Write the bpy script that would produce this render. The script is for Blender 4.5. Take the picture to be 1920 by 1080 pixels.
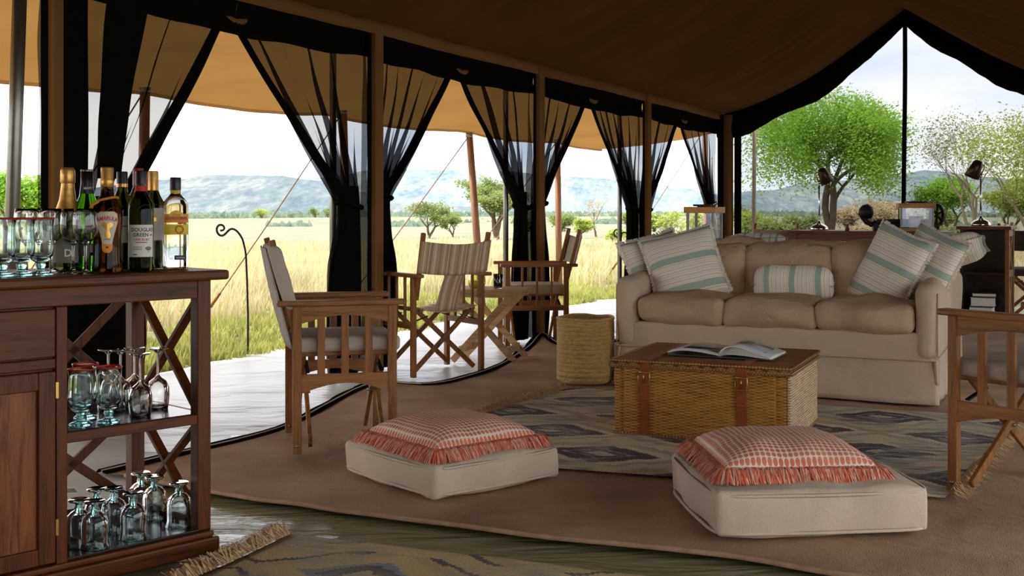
import bpy, bmesh, math, random
from mathutils import Vector, Matrix, noise as mnoise
random.seed(7)
R = math.radians
for o in list(bpy.data.objects): bpy.data.objects.remove(o, do_unlink=True)
scene = bpy.context.scene
COL = scene.collection

# ------------------------------------------------------------------ camera
F, HZ, H = 2200.0, 395.0, 1.05      # focal length in px, horizon row, eye height (m)
cam = bpy.data.cameras.new('camera'); camo = bpy.data.objects.new('camera', cam); COL.objects.link(camo)
camo.location = (0, 0, H); camo.rotation_euler = (R(90), 0, 0)
cam.sensor_width = 36; cam.lens = F / 1920 * 36; cam.shift_y = -(540 - HZ) / 1920
cam.clip_start = .05; cam.clip_end = 9000
cam.dof.use_dof = True; cam.dof.focus_distance = 5.3; cam.dof.aperture_fstop = 16
scene.camera = camo

# ------------------------------------------------------------------ light
scene.view_settings.view_transform = 'Standard'; scene.view_settings.look = 'None'
scene.view_settings.exposure = 0.6; scene.view_settings.gamma = 1
scene.view_settings.use_curve_mapping = False
SKY = 2.1
w = bpy.data.worlds.new('World'); scene.world = w; w.use_nodes = True
nt = w.node_tree; nt.nodes.clear()
wo = nt.nodes.new('ShaderNodeOutputWorld'); bg = nt.nodes.new('ShaderNodeBackground')
tc = nt.nodes.new('ShaderNodeTexCoord'); mp = nt.nodes.new('ShaderNodeMapping'); mp.inputs['Scale'].default_value = (1, 1, 4.5)
nz = nt.nodes.new('ShaderNodeTexNoise'); nz.inputs['Scale'].default_value = 2.6; nz.inputs['Detail'].default_value = 7; nz.inputs['Roughness'].default_value = .55
cr = nt.nodes.new('ShaderNodeValToRGB')
cr.color_ramp.elements[0].position = .36; cr.color_ramp.elements[0].color = (.60, .71, .88, 1)
cr.color_ramp.elements[1].position = .60; cr.color_ramp.elements[1].color = (1, .972, .925, 1)
nt.links.new(tc.outputs['Generated'], mp.inputs['Vector']); nt.links.new(mp.outputs[0], nz.inputs['Vector'])
nt.links.new(nz.outputs['Fac'], cr.inputs[0]); nt.links.new(cr.outputs[0], bg.inputs[0])
bg.inputs[1].default_value = SKY; nt.links.new(bg.outputs[0], wo.inputs[0])
sun = bpy.data.lights.new('sun', 'SUN'); sun.energy = 4.5; sun.angle = R(4); sun.color = (1, .95, .85)
suno = bpy.data.objects.new('sun', sun); COL.objects.link(suno); suno.rotation_euler = Vector((.871 * .42 + .2, -.491 * .42 + .25, -1)).to_track_quat('-Z', 'Y').to_euler()

# ------------------------------------------------------------------ helpers
def G(x, y, z=0.0):
    Y = (H - z) * F / (y - HZ); return Vector(((x - 960) * Y / F, Y, z))
def A(x, y, Y): return Vector(((x - 960) * Y / F, Y, H - (y - HZ) * Y / F))
U = Vector((.491, .871, 0)).normalized(); NO = Vector((-U.y, U.x, 0)); V = -NO
P0 = Vector((-.860, 7.48, 0))
def W(s, n=0.0, z=0.0): return P0 + U * s + NO * n + Vector((0, 0, z))   # along the long wall, outwards, up
def ns(p, sc=1.0): return mnoise.noise(Vector(p) * sc)

class MB:
    def __init__(s): s.v = []; s.f = []
    def add(s, vs, fs):
        n = len(s.v); s.v += [tuple(v) for v in vs]; s.f += [tuple(i + n for i in f) for f in fs]; return s
    def box(s, c, d, m=None):
        c = Vector(c); vs = []
        for z in (-.5, .5):
            for x, y in ((-.5, -.5), (.5, -.5), (.5, .5), (-.5, .5)):
                p = Vector((x * d[0], y * d[1], z * d[2]))
                if m: p = m @ p
                vs.append(c + p)
        return s.add(vs, [(3, 2, 1, 0), (4, 5, 6, 7), (0, 1, 5, 4), (1, 2, 6, 5), (2, 3, 7, 6), (3, 0, 4, 7)])
    def bx(s, a, b):
        return s.box([(a[i] + b[i]) / 2 for i in range(3)], [abs(b[i] - a[i]) for i in range(3)])
    def bar(s, a, b, w, h, up=(0, 0, 1)):
        a = Vector(a); b = Vector(b); d = b - a; L = d.length; z = d.normalized(); x = Vector(up).cross(z)
        if x.length < 1e-4: x = Vector((1, 0, 0)).cross(z)
        x.normalize(); y = z.cross(x); m = Matrix((x, y, z)).transposed()
        return s.box((a + b) / 2, (w, h, L), m)
    def tube(s, pts, r, seg=8, cap=True):
        pts = [Vector(p) for p in pts]; n = len(pts); rr = r if isinstance(r, (list, tuple)) else [r] * n
        rings = []; pu = None
        for i, p in enumerate(pts):
            d = (pts[min(i + 1, n - 1)] - pts[max(i - 1, 0)])
            if d.length < 1e-9: d = Vector((0, 0, 1))
            d.normalize()
            if pu is None:
                pu = d.orthogonal().normalized()
            else:
                pu = (pu - d * pu.dot(d)); pu = pu.normalized() if pu.length > 1e-6 else d.orthogonal().normalized()
            q = d.cross(pu)
            rings.append([p + (pu * math.cos(2 * math.pi * k / seg) + q * math.sin(2 * math.pi * k / seg)) * rr[i] for k in range(seg)])
        vs = [v for g in rings for v in g]; fs = []
        for i in range(n - 1):
            for k in range(seg):
                a = i * seg + k; b = i * seg + (k + 1) % seg; fs.append((a, b, b + seg, a + seg))
        if cap: fs.append(tuple(range(seg))[::-1]); fs.append(tuple((n - 1) * seg + k for k in range(seg)))
        return s.add(vs, fs)
    def lathe(s, prof, seg=24, a0=0, a1=2 * math.pi, c=(0, 0, 0)):
        full = abs(a1 - a0 - 2 * math.pi) < 1e-6; n = seg if full else seg + 1; vs = []; fs = []
        for r, z in prof:
            for k in range(n):
                a = a0 + (a1 - a0) * k / seg; vs.append((c[0] + r * math.sin(a), c[1] - r * math.cos(a), c[2] + z))
        for i in range(len(prof) - 1):
            for k in range(seg):
                k2 = (k + 1) % n if full else k + 1
                fs.append((i * n + k, i * n + k2, (i + 1) * n + k2, (i + 1) * n + k))
        return s.add(vs, fs)
    def grid(s, fn, nu, nv):
        vs = [fn(i / nu, j / nv) for j in range(nv + 1) for i in range(nu + 1)]
        fs = [(j * (nu + 1) + i, j * (nu + 1) + i + 1, (j + 1) * (nu + 1) + i + 1, (j + 1) * (nu + 1) + i) for j in range(nv) for i in range(nu)]
        return s.add(vs, fs)
    def prism(s, pts, th, m):       # 2-D outline extruded +-th/2 ; m maps (x,y,z)->Vector
        n = len(pts); vs = [m(x, y, -th / 2) for x, y in pts] + [m(x, y, th / 2) for x, y in pts]
        return s.add(vs, [tuple(range(n))[::-1], tuple(range(n, 2 * n))] + [(i, (i + 1) % n, n + (i + 1) % n, n + i) for i in range(n)])
    def build(s, name, mat, parent=None, smooth=False, bevel=0, merge=False, solid=0, label=None, kind=None):
        me = bpy.data.meshes.new(name); me.from_pydata(s.v, [], s.f)
        if merge:
            bm = bmesh.new(); bm.from_mesh(me); bmesh.ops.remove_doubles(bm, verts=bm.verts, dist=1e-5)
            bmesh.ops.recalc_face_normals(bm, faces=bm.faces); bm.to_mesh(me); bm.free()
        me.materials.append(mat)
        if smooth: me.polygons.foreach_set('use_smooth', [True] * len(me.polygons))
        me.update(); o = bpy.data.objects.new(name, me); COL.objects.link(o)
        if parent: o.parent = parent
        if bevel:
            b = o.modifiers.new('bevel', 'BEVEL'); b.width = bevel; b.segments = 2; b.limit_method = 'ANGLE'; b.angle_limit = R(40)
        if solid:
            b = o.modifiers.new('solid', 'SOLIDIFY'); b.thickness = solid; b.offset = 0
        if label: o['label'] = label
        if kind: o['kind'] = kind
        return o
def tag(o, label, cat, group=None, kind=None):
    if label: o['label'] = label
    if cat: o['category'] = cat
    if group: o['group'] = group
    if kind: o['kind'] = kind
    return o
def thing(name, label, cat, loc=(0, 0, 0), rz=0, group=None, kind=None):
    o = bpy.data.objects.new(name, None); o.empty_display_size = .1; COL.objects.link(o)
    o.location = loc; o.rotation_euler = (0, 0, rz); return tag(o, label, cat, group, kind)
def copy_tree(o, parent=None):
    c = o.copy(); COL.objects.link(c); c.parent = parent
    for ch in list(o.children): copy_tree(ch, c)
    return c

def rbox(mb, w, d, h, r, n=10, bulge=(0, 0, 0), nz=0, nsc=6, seed=0, c=(0, 0, 0), shear=None):
    """soft rounded box centred at c; bulge = swell of x,y,z faces"""
    hw, hd, hh = w / 2, d / 2, h / 2; r = min(r, hw, hd, hh)
    def sp(L):
        m = [-1 + 2 * i / n for i in range(n + 1)]; k = r / L * .7
        e = [-1, -1 + k * .3, -1 + k * .7, -1 + k * 1.1]
        return sorted(e + [x * (1 - k * 1.5) for x in m] + [-x for x in e])
    C = Vector(c)
    def pt(p):
        p = Vector((p[0] * hw, p[1] * hd, p[2] * hh))
        q = Vector((max(-hw + r, min(hw - r, p.x)), max(-hd + r, min(hd - r, p.y)), max(-hh + r, min(hh - r, p.z))))
        e = p - q; nrm = e.normalized() if e.length > 1e-9 else Vector((0, 0, 0)); o = q + nrm * r
        a, b, g = o.x / hw, o.y / hd, o.z / hh
        o.z += bulge[2] * (1 if g > 0 else -1) * abs(g) ** 2 * (1 - a * a) * (1 - b * b)
        o.y += bulge[1] * (1 if b > 0 else -1) * abs(b) ** 2 * (1 - a * a) * (1 - g * g)
        o.x += bulge[0] * (1 if a > 0 else -1) * abs(a) ** 2 * (1 - b * b) * (1 - g * g)
        if nz: o += nrm * nz * ns((o.x * nsc + seed * 7.3, o.y * nsc - seed * 3.1, o.z * nsc + seed))
        if shear: o = shear(o)
        return C + o
    ax, ay, az = sp(hw), sp(hd), sp(hh)
    def face(aa, bb, fn):
        na, nb = len(aa), len(bb); vs = [pt(fn(x, y)) for y in bb for x in aa]
        mb.add(vs, [(j * na + i, j * na + i + 1, (j + 1) * na + i + 1, (j + 1) * na + i) for j in range(nb - 1) for i in range(na - 1)])
    face(ax, ay, lambda x, y: (x, y, 1)); face(ax, ay, lambda x, y: (x, -y, -1))
    face(ax, az, lambda x, y: (x, -1, y)); face(ax, az, lambda x, y: (-x, 1, y))
    face(ay, az, lambda x, y: (1, x, y)); face(ay, az, lambda x, y: (-1, -x, y))
    return mb

# ------------------------------------------------------------------ materials
class NT:
    def __init__(s, name):
        s.m = bpy.data.materials.new(name); s.m.use_nodes = True; s.t = s.m.node_tree
        s.b = s.t.nodes['Principled BSDF']; s.out = s.t.nodes['Material Output']; s._tc = None
    def n(s, typ): return s.t.nodes.new(typ)
    def l(s, a, b): s.t.links.new(a, b)
    def tc(s, k='Object'):
        if not s._tc: s._tc = s.n('ShaderNodeTexCoord')
        return s._tc.outputs[k]
    def math(s, op, a, b=None, c=None):
        x = s.n('ShaderNodeMath'); x.operation = op
        for i, v in enumerate((a, b, c)):
            if v is None: continue
            if isinstance(v, (int, float)): x.inputs[i].default_value = v
            else: s.l(v, x.inputs[i])
        return x.outputs[0]
    def xyz(s, vec):
        x = s.n('ShaderNodeSeparateXYZ'); s.l(vec, x.inputs[0]); return x.outputs
    def noise(s, scale, detail=3, stretch=None, rough=.5, vec=None, dist=0):
        x = s.n('ShaderNodeTexNoise'); x.inputs['Scale'].default_value = scale; x.inputs['Detail'].default_value = detail
        x.inputs['Roughness'].default_value = rough; x.inputs['Distortion'].default_value = dist
        v = vec or s.tc()
        if stretch:
            m = s.n('ShaderNodeMapping'); m.inputs['Scale'].default_value = stretch; s.l(v, m.inputs[0]); v = m.outputs[0]
        s.l(v, x.inputs['Vector']); return x.outputs['Fac']
    def ramp(s, fac, stops, const=False):
        x = s.n('ShaderNodeValToRGB'); cr = x.color_ramp
        if const: cr.interpolation = 'CONSTANT'
        while len(cr.elements) < len(stops): cr.elements.new(.5)
        for e, (p, c) in zip(cr.elements, stops): e.position = p; e.color = (*c, 1)
        s.l(fac, x.inputs[0]); return x.outputs[0]
    def mix(s, fac, a, b, mode='MIX'):
        x = s.n('ShaderNodeMix'); x.data_type = 'RGBA'; x.blend_type = mode
        for i, v in ((0, fac), (6, a), (7, b)):
            if isinstance(v, (int, float)): x.inputs[i].default_value = v
            elif isinstance(v, tuple): x.inputs[i].default_value = (*v, 1)
            else: s.l(v, x.inputs[i])
        return x.outputs[2]
    def bump(s, h, strength=.3, dist=.01):
        x = s.n('ShaderNodeBump'); x.inputs['Strength'].default_value = strength; x.inputs['Distance'].default_value = dist
        s.l(h, x.inputs['Height']); s.l(x.outputs[0], s.b.inputs['Normal']); return x
    def col(s, c): s.l(c, s.b.inputs['Base Color'])
    def set(s, **k):
        for a, v in k.items(): s.b.inputs[a.replace('_', ' ')].default_value = v
        return s
def lin(r, g, b): return tuple((c / 255 / 12.92 if c / 255 <= .04045 else ((c / 255 + .055) / 1.055) ** 2.4) for c in (r, g, b))
def plain(name, c, rough=.6, metal=0, var=.15, sc=20, bump=0, bsc=80, **k):
    m = NT(name); d = tuple(x * (1 - var) for x in c); e = tuple(min(1, x * (1 + var)) for x in c)
    m.col(m.ramp(m.noise(sc), [(.3, d), (.7, e)])); m.set(Roughness=rough, Metallic=metal)
    for a, v in k.items(): m.b.inputs[a.replace('_', ' ')].default_value = v
    if bump: m.bump(m.noise(bsc, 4), bump, .004)
    return m.m
def wood(name, c1, c2, rough=.42, axis=2):
    m = NT(name); st = [9, 9, 9]; st[axis] = .7
    n1 = m.noise(4.5, 6, tuple(st), .6, dist=.6); n2 = m.noise(25, 3, tuple(st))
    f = m.math('ADD', m.math('MULTIPLY', n1, .75), m.math('MULTIPLY', n2, .3))
    m.col(m.ramp(f, [(.33, c2), (.52, c1), (.72, tuple(min(1, x * 1.35) for x in c1))])); m.set(Roughness=rough); m.b.inputs['Specular IOR Level'].default_value = .3
    m.bump(n2, .12, .002); return m.m
def fabric(name, c, rough=.85, weave=260, var=.1, wr=.35, wsc=9, sheen=.0, dist=.02):
    m = NT(name); n = m.noise(5, 4); f = m.noise(weave, 2)
    m.col(m.ramp(m.math('ADD', m.math('MULTIPLY', n, .6), m.math('MULTIPLY', f, .4)), [(.3, tuple(x * (1 - var) for x in c)), (.7, tuple(min(1, x * (1 + var)) for x in c))]))
    m.set(Roughness=rough); m.b.inputs['Sheen Weight'].default_value = sheen
    hgt = m.math('ADD', m.math('MULTIPLY', m.noise(wsc, 4, dist=.8), 1.0), m.math('MULTIPLY', f, .08)); m.bump(hgt, wr, dist); return m.m
def net(name, c, alpha):
    m = NT(name); t = m.n('ShaderNodeBsdfTransparent'); d = m.n('ShaderNodeBsdfDiffuse'); d.inputs[0].default_value = (*c, 1)
    x = m.n('ShaderNodeMixShader'); x.inputs[0].default_value = alpha
    m.l(t.outputs[0], x.inputs[1]); m.l(d.outputs[0], x.inputs[2]); m.l(x.outputs[0], m.out.inputs[0]); m.t.nodes.remove(m.b); return m.m
def canvas(name, c, trans, tcol):
    m = NT(name); d = m.n('ShaderNodeBsdfDiffuse'); t = m.n('ShaderNodeBsdfTranslucent'); x = m.n('ShaderNodeMixShader')
    nn = m.noise(1.6, 5, dist=.5); f = m.noise(140, 2); g = m.math('ADD', m.math('MULTIPLY', nn, .8), m.math('MULTIPLY', f, .2))
    m.l(m.ramp(g, [(.3, tuple(v * .85 for v in c)), (.7, tuple(min(1, v * 1.12) for v in c))]), d.inputs[0])
    m.l(m.ramp(g, [(.3, tuple(v * .9 for v in tcol)), (.7, tuple(min(1, v * 1.08) for v in tcol))]), t.inputs[0])
    x.inputs[0].default_value = trans; m.l(d.outputs[0], x.inputs[1]); m.l(t.outputs[0], x.inputs[2]); m.l(x.outputs[0], m.out.inputs[0]); m.t.nodes.remove(m.b); return m.m
def glass(name, c=(1, 1, 1), rough=.0, ior=1.45):
    m = NT(name); m.set(Roughness=rough, IOR=ior); m.b.inputs['Base Color'].default_value = (*c, 1); m.b.inputs['Transmission Weight'].default_value = 1
    n = m.noise(18, 2); m.bump(n, .05, .004); return m.m

MAT = {}
MAT['teak'] = wood('teak', lin(146, 96, 48), lin(88, 52, 22), .5); MAT['teak_x'] = wood('teak_along_x', lin(146, 96, 48), lin(88, 52, 22), .5, axis=0)
MAT['teak_y'] = wood('teak_along_y', lin(150, 100, 52), lin(92, 56, 24), .5, axis=1)
MAT['palewood'] = wood('pale_oak', lin(196, 158, 112), lin(160, 120, 78), .55, 0)
MAT['bar'] = wood('bar_wood', lin(100, 48, 16), lin(42, 17, 5), .42); MAT['bar_x'] = wood('bar_wood_x', lin(100, 50, 17), lin(44, 18, 5), .42, 0)
MAT['bar_y'] = wood('bar_wood_y', lin(100, 50, 17), lin(44, 18, 5), .42, 1)
MAT['shelf'] = plain('dark_shelf', lin(44, 28, 20), .22, var=.2)
MAT['darkwood'] = wood('dark_desk_wood', lin(110, 64, 32), lin(62, 34, 16), .4, 0)
MAT['steel'] = plain('steel', lin(150, 148, 140), .35, .9, .08)
MAT['chrome'] = plain('chrome', (.8, .8, .8), .15, 1, .03)
MAT['brass'] = plain('brass', lin(205, 165, 90), .3, 1, .06)
MAT['iron'] = plain('black_iron', (.012, .011, .01), .55, .3, .2)
MAT['black'] = plain('black_cloth', (.007, .007, .006), .95, 0, .2, Specular_IOR_Level=0.0)
MAT['net'] = net('black_net', (.008, .008, .008), .77); MAT['gablenet'] = net('gable_net', (.02, .02, .02), .65)
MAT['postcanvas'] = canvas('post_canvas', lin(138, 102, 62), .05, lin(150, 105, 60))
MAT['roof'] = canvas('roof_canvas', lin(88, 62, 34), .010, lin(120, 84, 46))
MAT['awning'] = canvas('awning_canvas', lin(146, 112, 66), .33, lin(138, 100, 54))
MAT['rope'] = plain('rope', lin(150, 110, 85), .8)
MAT['awnpole'] = wood('awning_pole_wood', lin(150, 105, 80), lin(110, 72, 52), .6)
MAT['linen'] = fabric('linen_pad', lin(190, 176, 160), weave=180, var=.12)
MAT['sofa'] = fabric('sofa_cover', lin(200, 178, 152), wr=.7, wsc=4, dist=.03); MAT['sofac'] = fabric('sofa_cushion', lin(194, 166, 132), wr=.9, wsc=6, dist=.035)
MAT['floorpad'] = fabric('floor_pad', lin(208, 190, 167), wr=.8, wsc=3, dist=.03)
MAT['fringe'] = plain('coral_fringe', lin(242, 140, 108), .9, 0, .35, 60); MAT['rugfringe'] = plain('jute_fringe', lin(206, 168, 120), .95, 0, .3, 60)
MAT['whitefringe'] = plain('white_fringe', lin(235, 225, 212), .95, 0, .1)
MAT['leather'] = plain('tan_leather', lin(148, 74, 32), .38, 0, .25, 15, .1)
MAT['glass'] = glass('clear_glass'); MAT['aqua'] = glass('aqua_glass', (.42, .84, .84)); MAT['gob'] = glass('goblet_glass', (.88, .97, .97))
MAT['winebottle'] = glass('dark_bottle_glass', (.035, .04, .012), .02, 1.25); MAT['greenbottle'] = glass('green_bottle_glass', (.07, .30, .02), .02, 1.25)
MAT['amber'] = glass('amber_bottle_glass', (.03, .010, .004), .02, 1.25)
MAT['redrim'] = plain('red_rim', lin(190, 60, 40), .2)
MAT['paper'] = plain('paper', lin(236, 232, 224), .7, 0, .03); MAT['ink'] = plain('ink', (.02, .02, .02), .6); MAT['redink'] = plain('red_ink', lin(200, 40, 40), .6)
MAT['gold'] = plain('gold_foil', lin(226, 172, 92), .35, .7, .15, 60, .25); MAT['blackcap'] = plain('black_cap', (.012, .01, .014), .35)
MAT['orangelab'] = plain('orange_label', lin(240, 150, 40), .5, 0, .1); MAT['yellowlab'] = plain('yellow_label', lin(230, 200, 50), .5, 0, .2, 40); MAT['purple'] = plain('purple_label', lin(60, 40, 90), .5)
MAT['creamlab'] = plain('cream_label', lin(214, 204, 180), .5, 0, .05); MAT['darkred'] = plain('dark_red', lin(120, 25, 25), .5)

def stripes(name, axis, period, stops, base_noise=.06):
    m = NT(name); c = m.xyz(m.tc())[axis]
    wob = m.math('MULTIPLY', m.math('SUBTRACT', m.noise(6, 2), .5), period * .02)
    f = m.math('FRACT', m.math('DIVIDE', m.math('ADD', m.math('ADD', c, wob), 50.0), period)); col = m.ramp(f, stops, True)
    k = m.noise(180, 2); col = m.mix(.18, col, m.ramp(k, [(.3, (.45, .42, .4)), (.7, (1, 1, 1))]), 'MULTIPLY')
    m.col(col); m.set(Roughness=.88); m.bump(m.math('ADD', m.noise(9, 4, dist=.8), m.math('MULTIPLY', k, .06)), .35, .015); return m.m
cr_, gr_, tn_, rs_ = lin(250, 243, 230), lin(176, 194, 180), lin(232, 212, 180), lin(232, 204, 190)
def pst(): return [(0, cr_), (.05, tn_), (.075, cr_), (.13, rs_), (.145, cr_), (.20, tn_), (.24, cr_), (.27, gr_), (.50, cr_), (.53, rs_), (.545, cr_), (.60, tn_), (.64, cr_), (.70, rs_), (.715, cr_), (.76, tn_), (.80, cr_), (.87, rs_), (.885, cr_), (.94, tn_), (.97, cr_)]
MAT['pillow_y'] = stripes('striped_pillow', 1, .185, pst()); MAT['pillow_x'] = stripes('striped_bolster', 0, .15, pst())
MAT['pillow_wht'] = stripes('striped_white_pillow', 0, .11, [(0, lin(225, 222, 214)), (.25, lin(150, 168, 160)), (.4, lin(225, 222, 214)), (.7, lin(190, 180, 165)), (.8, lin(225, 222, 214))])
a_, b_, c_, d_ = lin(204, 172, 132), lin(232, 212, 184), lin(180, 150, 116), lin(150, 122, 98)
MAT['sling'] = stripes('striped_sling', 0, .125, [(0, a_), (.12, b_), (.2, a_), (.3, c_), (.36, b_), (.42, c_), (.56, b_), (.6, d_), (.62, b_), (.75, a_), (.9, c_)])

def dotmat():
    m = NT('coral_dots'); o = m.xyz(m.tc()); p = .0185
    def fr(c): return m.math('SUBTRACT', m.math('FRACT', m.math('ADD', m.math('DIVIDE', c, p), 100.0)), .5)
    a, b = fr(o[0]), fr(o[1]); d = m.math('SQRT', m.math('ADD', m.math('MULTIPLY', a, a), m.math('MULTIPLY', b, b)))
    mask = m.math('LESS_THAN', d, .41)
    m.col(m.mix(mask, lin(240, 222, 205), m.ramp(m.noise(12), [(.3, lin(206, 112, 78)), (.7, lin(228, 138, 100))]))); m.set(Roughness=.8)
    m.bump(m.math('ADD', m.noise(8, 3), m.math('MULTIPLY', m.math('SUBTRACT', .5, d), .12)), .5, .015); return m.m
MAT['dots'] = dotmat()
def wicker(name, c1, c2, fx, fz, ax=(0, 2), bs=.7):
    m = NT(name); o = m.xyz(m.tc()); x, z = o[ax[0]], o[ax[1]]
    row = m.math('FLOOR', m.math('MULTIPLY', z, fz)); par = m.math('MULTIPLY', m.math('MODULO', m.math('ADD', row, 400), 2), math.pi)
    wv = m.math('SINE', m.math('ADD', m.math('MULTIPLY', x, fx), par)); rz = m.math('ABSOLUTE', m.math('SINE', m.math('MULTIPLY', z, fz * math.pi)))
    h = m.math('ADD', m.math('MULTIPLY', wv, .5), rz); st = [30, 30, 30]; st[ax[0]] = 3.5
    n = m.noise(3.5, 4, tuple(st)); k = m.math('ADD', m.math('MULTIPLY', n, .55), m.math('MULTIPLY', h, .30))
    k = m.math('ADD', k, m.math('MULTIPLY', m.noise(3, 3), .25))
    m.col(m.ramp(k, [(.36, c2), (.60, c1), (.9, tuple(min(1, v * 1.5) for v in c1))])); m.set(Roughness=.55); m.bump(h, bs, .004); return m.m
MAT['wicker'] = wicker('wicker_brown', lin(200, 142, 66), lin(92, 54, 20), 110, 150); MAT['wickertop'] = wicker('wicker_lid', lin(170, 116, 60), lin(76, 44, 18), 110, 150, (0, 1))
MAT['wickerpale'] = wicker('wicker_pale', lin(226, 190, 150), lin(124, 88, 56), 300, 90, (1, 2)); MAT['wickeredge'] = wicker('wicker_edge', lin(170, 120, 62), lin(90, 54, 22), 420, 60)
MAT['basket'] = wicker('woven_basket', lin(222, 178, 108), lin(140, 98, 46), 420, 170)
def carpetmat():
    m = NT('jute_carpet'); o = m.xyz(m.tc()); rib = m.math('SINE', m.math('MULTIPLY', m.math('ADD', o[0], m.math('MULTIPLY', o[1], .55)), 520))
    n = m.noise(2.2, 6); f = m.noise(220, 2)
    k = m.math('ADD', m.math('ADD', m.math('MULTIPLY', n, .6), m.math('MULTIPLY', f, .35)), m.math('MULTIPLY', rib, .03))
    m.col(m.ramp(k, [(.3, lin(136, 106, 78)), (.5, lin(180, 145, 109)), (.72, lin(208, 174, 136))])); m.set(Roughness=.9)
    m.bump(m.math('ADD', m.math('MULTIPLY', m.noise(1.8, 4, dist=1), 2.0), m.math('MULTIPLY', f, .2)), .8, .03); return m.m
MAT['carpet'] = carpetmat()
def tarp(name, c, rough, wr, st):
    m = NT(name); n = m.noise(1.4, 5); m.col(m.ramp(n, [(.3, tuple(v * .88 for v in c)), (.7, c)]))
    m.set(Roughness=rough); m.bump(m.math('ADD', m.noise(2.2, 5, st, dist=1.6), m.math('MULTIPLY', m.noise(8, 3, st, dist=1), .12)), wr, .06); return m.m
MAT['olive'] = tarp('olive_groundsheet', lin(150, 146, 110), .2, .4, (1.0, 3.0, 1)); MAT['tarp'] = tarp('pale_tarp', lin(228, 230, 228), .36, .35, (1, 2.5, 1))
def kilim(name, cols, px, py):
    m = NT(name); o = m.xyz(m.tc())
    wx = m.math('MULTIPLY', m.math('SUBTRACT', m.noise(5, 3), .5), .16); wy = m.math('MULTIPLY', m.math('SUBTRACT', m.noise(6.3, 3, (1.3, .8, 1)), .5), .10)
    def snap(c, s): return m.math('MULTIPLY', m.math('ROUND', m.math('DIVIDE', c, s)), s)
    x = snap(m.math('ADD', o[0], wx), .016); y = snap(m.math('ADD', o[1], wy), .012)
    row = m.math('FLOOR', m.math('DIVIDE', m.math('ADD', y, 30 * py), py)); off = m.math('MULTIPLY', m.math('MODULO', row, 2), px * .5)
    def tri(c, p): return m.math('MULTIPLY', m.math('ABSOLUTE', m.math('SUBTRACT', m.math('FRACT', m.math('ADD', m.math('DIVIDE', c, p), 50.0)), .5)), 2)
    u = tri(m.math('ADD', x, off), px); v = tri(y, py); d = m.math('ADD', m.math('MULTIPLY', u, .85), m.math('MULTIPLY', v, .75))
    base = m.ramp(d, cols, True)
    st = m.noise(4, 5, (1, 7, 1), .6); streak = m.ramp(st, [(.36, cols[0][1]), (.5, cols[2][1]), (.62, cols[3][1])])
    base = m.mix(m.ramp(m.noise(3.2, 4), [(.45, (0, 0, 0)), (.6, (.7, .7, .7))]), base, streak)
    fine = m.noise(110, 3, (1, 2.2, 1)); base = m.mix(.5, base, m.ramp(fine, [(.3, (.3, .28, .26)), (.7, (1, 1, 1))]), 'MULTIPLY')
    m.col(base); m.set(Roughness=.95); m.bump(m.math('ADD', m.math('MULTIPLY', m.noise(3, 4), 1.5), m.math('MULTIPLY', fine, .35)), .5, .02); return m.m
kc = [(0, lin(228, 218, 194)), (.16, lin(96, 82, 86)), (.30, lin(170, 168, 166)), (.36, lin(96, 82, 86)), (.62, lin(232, 222, 192)), (.80, lin(208, 190, 150)), (.95, lin(164, 166, 168)), (1.12, lin(230, 214, 176))]
MAT['kilim'] = kilim('kilim', kc, .72, .44)
kc2 = [(0, lin(226, 204, 146)), (.2, lin(110, 94, 98)), (.36, lin(150, 160, 164)), (.46, lin(226, 202, 140)), (.75, lin(214, 190, 134)), (.92, lin(120, 104, 104)), (1.1, lin(224, 200, 142)), (1.3, lin(224, 200, 142))]
MAT['kilim2'] = kilim('kilim_mustard', kc2, .8, .5)
MAT['bark'] = plain('bark', lin(100, 82, 62), .9, 0, .3, 6, .3, 30); MAT['palebark'] = plain('pale_bark', lin(138, 122, 98), .9, 0, .2, 6)
def leaf(name, c):
    m = NT(name); d = m.n('ShaderNodeBsdfDiffuse'); t = m.n('ShaderNodeBsdfTranslucent'); x = m.n('ShaderNodeMixShader'); x.inputs[0].default_value = .4
    col = m.ramp(m.noise(.9, 3), [(.3, tuple(v * .7 for v in c)), (.7, tuple(min(1, v * 1.25) for v in c))])
    m.l(col, d.inputs[0]); m.l(col, t.inputs[0]); m.l(d.outputs[0], x.inputs[1]); m.l(t.outputs[0], x.inputs[2]); m.l(x.outputs[0], m.out.inputs[0]); m.t.nodes.remove(m.b); return m.m
MAT['leaf'] = leaf('acacia_leaf', lin(152, 192, 74)); MAT['leaf_dk'] = leaf('olive_leaf', lin(138, 150, 90)); MAT['leaf_y'] = leaf('yellow_leaf', lin(168, 182, 90)); MAT['leaf_dry'] = leaf('dry_leaf', lin(196, 178, 140))
def groundmat():
    m = NT('savanna_ground'); n = m.noise(.35, 6, rough=.6); k = m.noise(6, 4)
    m.col(m.ramp(m.math('ADD', m.math('MULTIPLY', n, .7), m.math('MULTIPLY', k, .3)), [(.32, lin(98, 106, 76)), (.5, lin(118, 116, 92)), (.68, lin(134, 127, 106))])); m.set(Roughness=1.0); return m.m
MAT['ground'] = groundmat()
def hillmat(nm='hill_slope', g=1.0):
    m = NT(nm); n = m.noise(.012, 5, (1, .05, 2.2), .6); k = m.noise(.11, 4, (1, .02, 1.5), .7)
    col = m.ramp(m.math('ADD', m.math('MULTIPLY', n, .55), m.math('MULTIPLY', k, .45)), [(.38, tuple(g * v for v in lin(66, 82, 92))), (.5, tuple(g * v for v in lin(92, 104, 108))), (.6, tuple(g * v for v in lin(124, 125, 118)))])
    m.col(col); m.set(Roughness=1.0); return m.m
MAT['hill'] = hillmat(); MAT['hill_hazed'] = hillmat('hazed_hill_slope', 1.6)  # distance haze put into the slope colours, strongest on the far ridge
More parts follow.
